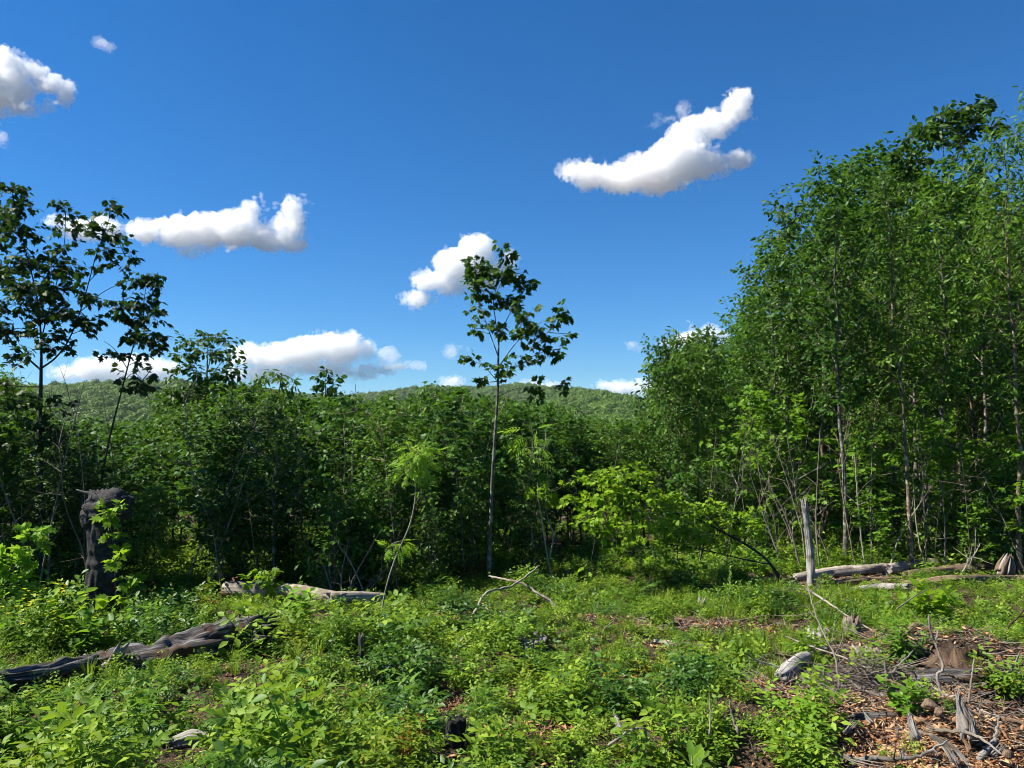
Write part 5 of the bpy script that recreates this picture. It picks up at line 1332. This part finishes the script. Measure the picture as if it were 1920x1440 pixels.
stick('pale_sapling', 'pale branching dead sapling standing in front of the logs', 'sapling', W3((1795, 1092, 12.1), (1812, 1060, 12.1), (1830, 1035, 12.1), (1838, 1018, 12.1)), .016, .007, 'bark_pale', 835, 8, tw_len=.5)
stick('thin_stick', 'dark twig fork standing in the dry litter', 'stick', W3((1128, 1200, 7.9), (1133, 1180, 7.95), (1150, 1165, 8.0)), .009, .005, 'twig', 836, 1)
stick('thin_stick', 'curved pale twig lying on the low growth near the rotten log', 'stick', W3((622, 1300, 6.3), (645, 1312, 6.2), (680, 1300, 6.3)), .005, .003, 'bark_pale', 837)
stick('thin_stick', 'thin grey twig lying beyond the black stump', 'stick', W3((1000, 1310, 6.0), (1040, 1318, 6.0), (1085, 1315, 6.0)), .007, .004, 'twig', 838, 3)

# brush piled over the pale log
BR = [((640, 1140), (665, 1080), (700, 1020)), ((630, 1142), (615, 1085), (598, 1040)), ((652, 1140), (690, 1100), (728, 1062)), ((612, 1135), (640, 1110), (668, 1092)), ((645, 1138), (640, 1080), (655, 1010)), ((690, 1130), (660, 1060), (620, 1000)),
      ((670, 1135), (712, 1080), (716, 1040)), ((590, 1125), (610, 1070), (606, 1010))]
for k, c in enumerate(BR):
    d0 = 10.3 + .12 * (k % 4)
    stick('brush_branch', 'grey dead branch sticking up from the brush behind the pale log', 'branch', W3((c[0][0], c[0][1], d0), (c[1][0], c[1][1], d0 + .15), (c[2][0], c[2][1], d0 + .25)), .012, .004, ('twig', 'bark_pale')[k % 2], 840 + k, 4, 'dead branches piled on the pale log', tw_len=.4)

# thin arching stems along the edge of the tall stand
ST = [((1500, 1060), (1470, 960), (1420, 880)), ((1610, 1085), (1590, 990), (1570, 860)), ((1625, 1092), (1612, 980), (1602, 850)), ((1538, 1085), (1530, 970), (1538, 800)), ((1562, 1075), (1535, 1000), (1490, 930)), ((1660, 1090), (1690, 1000), (1735, 930)), ((1770, 1075), (1772, 1000), (1765, 900)), ((1850, 1075), (1830, 980), (1855, 880)), ((1740, 1080), (1720, 1000), (1712, 900)), ((1470, 1065), (1440, 990), (1410, 900))]
for k, c in enumerate(ST):
    d0 = 12.7 + .1 * (k % 5)
    stick('arching_stem', 'slender bare stem arching up at the edge of the tall stand', 'sapling', W3(*[(a, b_, d0 + .1 * q) for q, (a, b_) in enumerate(c)]), .017, .006, ('twig', 'bark_brown', 'bark_pale')[k % 3], 860 + k, 5, 'arching stems before the tall stand', tw_len=.6)

# heap of brown twigs
def twig_heap():
    rng = np.random.default_rng(881)
    b_ = gp(1640, 1300)
    e = bpy.data.objects.new('twig_heap', None); COL.objects.link(e); e.location = b_
    W_ = Wood()
    for k in range(520):
        a_ = rng.uniform(0, 6.28); q = np.array([rng.normal(0, .24), rng.normal(.12, .13), 0]); q[2] = .2 * math.exp(-(q[0] / .26) ** 2 - ((q[1] - .12) / .2) ** 2) * rng.uniform(.1, 1.2)
        d_ = np.array([math.cos(a_), math.sin(a_) * .6, rng.normal(.1, .35)])
        P = curve(q, d_, rng.uniform(.1, .4), 5, rng, -.2, .15)
        P[:, 2] = np.maximum(P[:, 2], -.01)
        W_.tube(P, np.linspace(rng.uniform(.0025, .006), .001, 5), 3)
    o_ = link('twigs', W_.mesh('twigs', M['twig']), e); o_['kind'] = 'stuff'
    rng2 = np.random.default_rng(882)
    for k in range(12):
        q = np.array([rng2.normal(0, .25), rng2.normal(.1, .1), .1]); P = curve(q, (rng2.normal(0, 1), rng2.normal(0, .4), .3), rng2.uniform(.35, .7), 6, rng2, -.25, .12)
        w2 = Wood(); w2.tube(P, np.linspace(.008, .002, 6), 5); link('branch', w2.mesh('branch', M['twig']), e)
    tag(e, 'heap of fine brown dead twigs in front of the sawn stump', 'brushwood')
twig_heap()

# wood chips and litter: too many to count
def chips(name, label, n, areas, lmin, lmax, seed, lo=0.0, hi=1.0, mat='chip'):
    rng = np.random.default_rng(seed)
    wts = np.array([a[4] for a in areas], float); wts /= wts.sum()
    k = rng.choice(len(areas), n, p=wts)
    C = np.array([gp(a[0], a[1])[:2] for a in areas])[k]
    ab = np.array([(a[2], a[3]) for a in areas])[k]
    xy = C + rng.normal(0, .5, (n, 2)) * ab
    L = rng.uniform(lmin, lmax, n) ** 1.0 * rng.uniform(.5, 1.2, n); w = L * rng.uniform(.12, .4, n); h = w * rng.uniform(.2, .6, n)
    az = rng.uniform(0, 6.28, n); el = rng.normal(0, .28, n)
    D = np.stack([np.cos(az) * np.cos(el), np.sin(az) * np.cos(el), np.sin(el)], -1)
    X = unit(np.cross(D, UP + rng.normal(0, .4, (n, 3)))); Z = np.cross(X, D)
    P = np.column_stack([xy, G(xy[:, 0], xy[:, 1]) + np.abs(np.sin(el)) * L * .4 + rng.random(n) * .02])
    t = np.array([(0, -.5, 0), (-.5, -.1, 0), (.5, -.15, 0), (0, .5, 0), (-.2, -.1, .5), (.25, .1, .45)])
    V = P[:, None] + t[None, :, 0, None] * (X * w[:, None])[:, None] + t[None, :, 1, None] * (D * L[:, None])[:, None] + t[None, :, 2, None] * (Z * h[:, None])[:, None]
    F = np.array([(0, 4, 1), (0, 2, 5), (0, 5, 4), (1, 4, 3), (2, 3, 5), (4, 5, 3), (0, 1, 2), (1, 3, 2)])
    Fa = (F[None] + (np.arange(n) * 6)[:, None, None]).reshape(-1, 3)
    o_ = link(name, mesh_from(name, V.reshape(-1, 3), Fa, [M[mat]], rnd=np.repeat(lo + (hi - lo) * rng.random(n), 8)))
    return tag(o_, label, kind='stuff')
chips('wood_chips', 'orange and tan rotten wood chips spilled from the crumbled stump', 9000, [(1640, 1390, .5, .26, 1.2), (1720, 1400, .6, .3, 1.6), (1800, 1410, .5, .3, 1), (1700, 1430, .7, .25, 1), (1600, 1425, .4, .2, .5), (1880, 1420, .4, .3, .5), (1660, 1340, .6, .3, .5), (1720, 1445, .9, .3, 1.2)], .03, .09, 891, .2, .85)
chips('litter', 'brown and grey litter of bark and splinters over the bare ground', 21000, [(700, 1290, 4.5, 2.6, 4.0), (1000, 1200, 5.0, 2.6, 2.0), (1640, 1310, 1.0, .5, 1.2), (1870, 1330, .9, .9, 1.2), (1850, 1250, .9, .5, 1), (1500, 1300, .6, .5, .9), (1690, 1200, 1.0, .4, .8), (1240, 1175, .9, .35, .8), (1370, 1175, .9, .25, .7), (1300, 1225, .5, .25, .4), (1620, 1085, 2.4, .5, .8), (1820, 1088, 2.2, .5, .8), (1180, 1085, 1.0, .35, .4), (860, 1325, .35, .2, .25), (930, 1312, .35, .15, .2), (1050, 1375, .4, .2, .3), (850, 1160, .4, .2, .2), (1600, 1400, .6, .4, .4)], .015, .1, 892, 0, .8)

# the crumbled stump: pieces one can pick out
def chunk(label, px, py, size, mat, seed, lift=.4, rot=(0, 0, 0), name='wood_chunk'):
    rng = np.random.default_rng(seed); p = gp(px, py)
    nu, nv = 26, 18
    u = np.linspace(0, 2 * np.pi, nu, endpoint=False); v = np.linspace(0, np.pi, nv)
    d_ = np.stack([np.outer(np.sin(v), np.cos(u)), np.outer(np.sin(v), np.sin(u)), np.outer(np.cos(v), np.ones(nu))], -1)
    rr = np.ones((nv, nu))
    for _ in range(26):                                            # knocked-off faces
        c_ = unit(rng.normal(0, 1, 3)); dd = (d_ * c_).sum(-1); cut = rng.uniform(.45, .8)
        rr = np.where(dd > cut, np.minimum(rr, cut / np.maximum(dd, .1) * 1.02), rr)
    rr *= 1 + (rng.random((nv, nu)) - .5) * .16; rr[0] = rr[0].mean(); rr[-1] = rr[-1].mean()
    P = d_ * rr[..., None] * np.array(size)
    i, j = np.meshgrid(np.arange(nv - 1), np.arange(nu), indexing='ij'); j2 = (j + 1) % nu
    q = np.stack([i * nu + j, (i + 1) * nu + j, (i + 1) * nu + j2, i * nu + j2], -1).reshape(-1, 4)
    uv = np.stack(np.broadcast_arrays(np.abs(u / np.pi - 1)[None], v[:, None] * .1), -1).reshape(-1, 2)
    o_ = link(name, mesh_from(name, P.reshape(-1, 3), q, [M[mat]], uv=uv), loc=p + np.array([0, 0, size[2] * lift]))
    o_.rotation_euler = rot
    return tag(o_, label, 'wood')
chunk('smooth red-brown wood chunk lying on top of the crumbled stump', 1745, 1345, (.085, .06, .05), 'brown_log', 901, 1.7, (0, .3, .4))
chunk('pale tan lump of rotten wood beside the red-brown chunk', 1722, 1366, (.06, .04, .035), 'heart', 902, 1.4)
chunk('round orange lump of rotten wood in the crumbled stump', 1765, 1380, (.07, .045, .04), 'heart', 903, 1.2)
chunk('tan crumbling block under the splintered root', 1800, 1368, (.075, .045, .04), 'heart', 904, 1.4)
chunk('dark brown block wedged under the red-brown chunk', 1760, 1362, (.04, .035, .04), 'brown_log', 905, 2.2)
chunk('rough dark chunk half buried beside the pale splinters', 1890, 1425, (.06, .05, .05), 'brown_log', 906, .6)
chunk('greyish knotty piece of root at the edge of the wood chips', 1560, 1384, (.055, .035, .035), 'silver', 907, .8, (0, .2, .6))
chunk('small orange chip block lying out on the litter', 1885, 1335, (.03, .025, .02), 'heart', 908, .8)
chunk('tan lump at the foot of the splintered root', 1825, 1385, (.05, .04, .04), 'heart', 909, 1.0)

def splinter(label, pts, r, seed, mat='silver'):
    """torn wood: a bundle of slivers along one line"""
    rng = np.random.default_rng(seed)
    P = np.asarray(pts, float); c = P[0].copy(); P = P - c
    r = np.asarray(r, float); n = int(np.clip(r.max() / .0014, 8, 40))
    e = bpy.data.objects.new('splintered_root', None); COL.objects.link(e); e.location = c
    ax = unit(P[-1] - P[0]); s1 = unit(np.cross(ax, [.3, 1, .2])); s2 = np.cross(ax, s1)
    for k in range(n):
        a_ = rng.uniform(0, 6.28); q = math.sqrt(rng.random()) * .8
        t1 = rng.uniform(.55, 1.06) if k else 1.0; t0 = rng.uniform(0, .25)
        tt = np.linspace(t0, min(t1, 1), 8); f = tt * (len(P) - 1); i = np.minimum(f.astype(int), len(P) - 2)
        C = P[i] + (P[i + 1] - P[i]) * (f - i)[:, None]
        rr = np.interp(tt, np.linspace(0, 1, len(r)), r)
        C = C + (np.outer(rr * q, math.cos(a_) * s1 + math.sin(a_) * s2)) + np.outer(np.linspace(0, 1, 8) ** 2, rng.normal(0, .012, 3))
        w = r.max() * rng.uniform(.11, .26) * np.array([.8, 1, 1, .95, .85, .65, .4, .08])
        link('sliver', log_mesh('sliver', C, w, mat if rng.random() < .75 else ('twig' if mat == 'silver' else 'silver'), seed * 31 + k, sides=7, seg=.03, groove=.35, ragged=(.005, .01), lump=.2), e)
    return tag(e, label, 'root')
splinter('pale splintered root standing upright over the crumbled stump', W3((1815, 1388, 5.05), (1812, 1360, 5.08), (1802, 1330, 5.1), (1796, 1298, 5.12)), (.075, .055, .03, .006), 911)
splinter('side prong of the upright splintered root', W3((1830, 1390, 5.0), (1824, 1365, 5.02), (1818, 1340, 5.04)), (.035, .025, .006), 912)
splinter('grey pointed root tip standing beside the wood chips', W3((1722, 1388, 4.95), (1712, 1372, 4.97), (1706, 1342, 5.0)), (.04, .03, .004), 913)
splinter('long pale split root running down from the crumbled stump', W3((1742, 1378, 4.98), (1765, 1392, 4.92), (1785, 1415, 4.82), (1800, 1450, 4.7)), (.018, .026, .022, .01), 914)
splinter('second pale split root curling beside the long one', W3((1760, 1382, 4.95), (1790, 1400, 4.87), (1812, 1430, 4.75), (1835, 1460, 4.66)), (.012, .018, .016, .008), 915)
splinter('curved antler-like root piece lying behind the wood chips', W3((1580, 1374, 5.15), (1598, 1362, 5.2), (1606, 1350, 5.22)), (.022, .018, .008), 916, 'log')
splinter('pale torn root with two prongs behind the wood chips', W3((1636, 1358, 5.2), (1628, 1350, 5.22), (1620, 1338, 5.25)), (.022, .018, .005), 917, 'log')
splinter('short white stake standing in the wood chips', W3((1684, 1380, 5.0), (1682, 1354, 5.02)), (.011, .006), 918)
splinter('grey oblong splinter standing in the wood chips', W3((1694, 1425, 4.75), (1692, 1404, 4.78)), (.018, .010), 919)
splinter('white curled bark piece by the dark half buried chunk', W3((1862, 1418, 4.8), (1874, 1406, 4.84), (1880, 1396, 4.87)), (.024, .020, .006), 920)
splinter('long tan root lying below the wood chips', W3((1548, 1400, 4.95), (1590, 1422, 4.82), (1640, 1436, 4.75), (1690, 1446, 4.7)), (.012, .018, .016, .010), 921, 'log')
splinter('orange torn root flange standing in the wood chips', W3((1820, 1420, 4.82), (1816, 1400, 4.85), (1808, 1384, 4.88)), (.02, .02, .006), 922, 'heart')
splinter('earthy root plate tilted beside the cherry with curved trunk', W3((1880, 1082, 12.3), (1886, 1060, 12.3), (1893, 1040, 12.3)), (.16, .14, .06), 923, 'brown_log')

def strewn(name, label, n, areas, seed, mat='twig', lmin=.08, lmax=.4):
    rng = np.random.default_rng(seed)
    wts = np.array([a[4] for a in areas], float); wts /= wts.sum()
    W_ = Wood()
    C = [gp(a[0], a[1])[:2] for a in areas]
    for k in range(n):
        i = rng.choice(len(areas), p=wts)
        q = C[i] + rng.normal(0, .55, 2) * areas[i][2:4]
        L = rng.uniform(lmin, lmax); az = rng.uniform(0, 6.28)
        P = curve((q[0], q[1], float(G(q[0], q[1])) + .01), (math.cos(az), math.sin(az), rng.uniform(-.05, .35)), L, 5, rng, -.1, .12)
        P[:, 2] = np.maximum(P[:, 2], G(P[:, 0], P[:, 1]) + .004)
        W_.tube(P, np.linspace(rng.uniform(.002, .007), .001, 5), 4)
    o_ = link(name, W_.mesh(name, M[mat]))
    return tag(o_, label, kind='stuff')
AREAS = [(1640, 1310, 1.0, .5, 1.2), (1870, 1330, .9, .9, 1.4), (1850, 1250, .9, .5, 1.2), (1500, 1300, .6, .5, .7), (1690, 1200, 1.0, .4, 1), (1240, 1175, .9, .35, .7), (1370, 1175, .9, .25, .6), (1620, 1088, 2.4, .5, .8), (1820, 1088, 2.2, .5, .8), (1750, 1400, .8, .4, .9), (640, 1140, .7, .25, .5), (900, 1150, .9, .4, .3)]
strewn('dead_twigs', 'dead twigs strewn over the litter and wood chips', 1100, AREAS, 951)
strewn('bleached_twigs', 'bleached pale twigs strewn over the litter', 260, AREAS, 952, 'log', .12, .5)

# bark slabs and root pieces lying about, one by one
def slab(px, py, L, w, seed, mat):
    rng = np.random.default_rng(seed); p = gp(px, py)
    nu, nv = 7, 9
    u = np.linspace(-1, 1, nu); v = np.linspace(-1, 1, nv)
    U, V = np.meshgrid(u, v, indexing='ij')
    edge = 1 + .25 * (vnoise((nu, nv), (2, 6), rng) - .5); edge[:, [0, -1]] *= rng.uniform(.7, 1.1, (nu, 2))
    top = np.stack([U * w * .5 * (1 - .35 * V ** 4) * rng.uniform(.8, 1.1), V * L * .5 * edge, -.35 * w * U ** 2 + .25 * w + .02 * rng.normal(0, .3, U.shape) * w * 8], -1)
    bot = top * [.92, .97, 1] - [0, 0, w * .16]
    P = np.concatenate([top.reshape(-1, 3), bot.reshape(-1, 3)]); k = nu * nv
    i, j = np.meshgrid(np.arange(nu - 1), np.arange(nv - 1), indexing='ij')
    q = np.stack([i * nv + j, (i + 1) * nv + j, (i + 1) * nv + j + 1, i * nv + j + 1], -1).reshape(-1, 4)
    rim = [a_ * nv for a_ in range(nu)] + [(nu - 1) * nv + b_ for b_ in range(1, nv)] + [a_ * nv + nv - 1 for a_ in range(nu - 2, -1, -1)] + [b_ for b_ in range(nv - 2, 0, -1)]
    side = np.array([(rim[m], rim[m] + k, rim[(m + 1) % len(rim)] + k, rim[(m + 1) % len(rim)]) for m in range(len(rim))])
    uv = np.stack([np.tile((U * .2).ravel(), 2), np.tile((V * L * .5).ravel(), 2)], -1)
    o_ = link('bark_piece', mesh_from('bark_piece', P, [np.concatenate([q, q[:, ::-1] + k, side[:, ::-1]])], [M[mat]], uv=uv), loc=p + [0, 0, w * .1])
    o_.rotation_euler = (rng.normal(0, .25), rng.normal(0, .3), rng.uniform(0, 6.28))
    return tag(o_, 'small curled slab of bark or split wood lying on the brown litter', 'bark', 'bark slabs strewn on the litter')
_r = np.random.default_rng(971)
for k in range(70):
    a_ = AREAS[_r.choice([0, 1, 2, 3, 4, 5, 6, 9], p=[.2, .2, .14, .1, .12, .06, .06, .12])]
    q = gp(a_[0], a_[1])[:2] + _r.normal(0, .5, 2) * a_[2:4]
    pyq = 800.5 + FPX * (CAM_Z - float(G(*q))) / q[1]; pxq = 960 + FPX * q[0] / q[1]
    if pxq > 1960 or pyq > 1450 or pyq < 1090: continue
    slab(pxq, pyq, _r.uniform(.08, .24), _r.uniform(.035, .08), 980 + k, ('earth', 'brown_log', 'heart', 'log', 'silver', 'rotten')[_r.integers(6)])
for k in range(34):
    a_ = AREAS[_r.choice([0, 1, 2, 4, 9], p=[.25, .25, .2, .15, .15])]
    q = gp(a_[0], a_[1])[:2] + _r.normal(0, .5, 2) * a_[2:4]
    if abs(q[0] / q[1]) > .69 or q[1] < 4.5: continue
    L = _r.uniform(.25, .7); az = _r.uniform(0, 6.28)
    p0 = np.array([q[0], q[1], float(G(*q)) + .015]); P = curve(p0, (math.cos(az), math.sin(az), _r.uniform(.0, .45)), L, 5, _r, -.15, .2)
    P[:, 2] = np.maximum(P[:, 2], G(P[:, 0], P[:, 1]) + .01)
    stick('root_piece', 'crooked piece of root or branch lying in the brown litter', 'root', P, _r.uniform(.010, .022), .005, ('twig', 'log', 'brown_log', 'silver', 'earth')[_r.integers(5)], 1060 + k, int(_r.integers(0, 3)), 'root pieces strewn on the litter', tw_len=.2)
# ------------------------------------------------------------------ the air between here and the ridge
def haze():
    x0, x1, y0, y1, z0, z1 = -2600, 2600, -2600, 4100, -75, 175
    v = np.array([(x, y, z) for x in (x0, x1) for y in (y0, y1) for z in (z0, z1)], float)
    f = np.array([(0, 1, 3, 2), (4, 6, 7, 5), (0, 4, 5, 1), (2, 3, 7, 6), (0, 2, 6, 4), (1, 5, 7, 3)])
    m, n, l = new_mat('hazy_air')
    p = n.new('ShaderNodeVolumePrincipled')
    p.inputs['Color'].default_value = (.78, .88, 1.0, 1)
    p.inputs['Density'].default_value = .00006
    p.inputs['Anisotropy'].default_value = 0.0
    o = n.new('ShaderNodeOutputMaterial'); l.new(p.outputs[0], o.inputs['Volume'])
    tag(link('haze', mesh_from('haze', v, f, [m])), 'thin blue summer haze filling the air', kind='stuff')
haze()
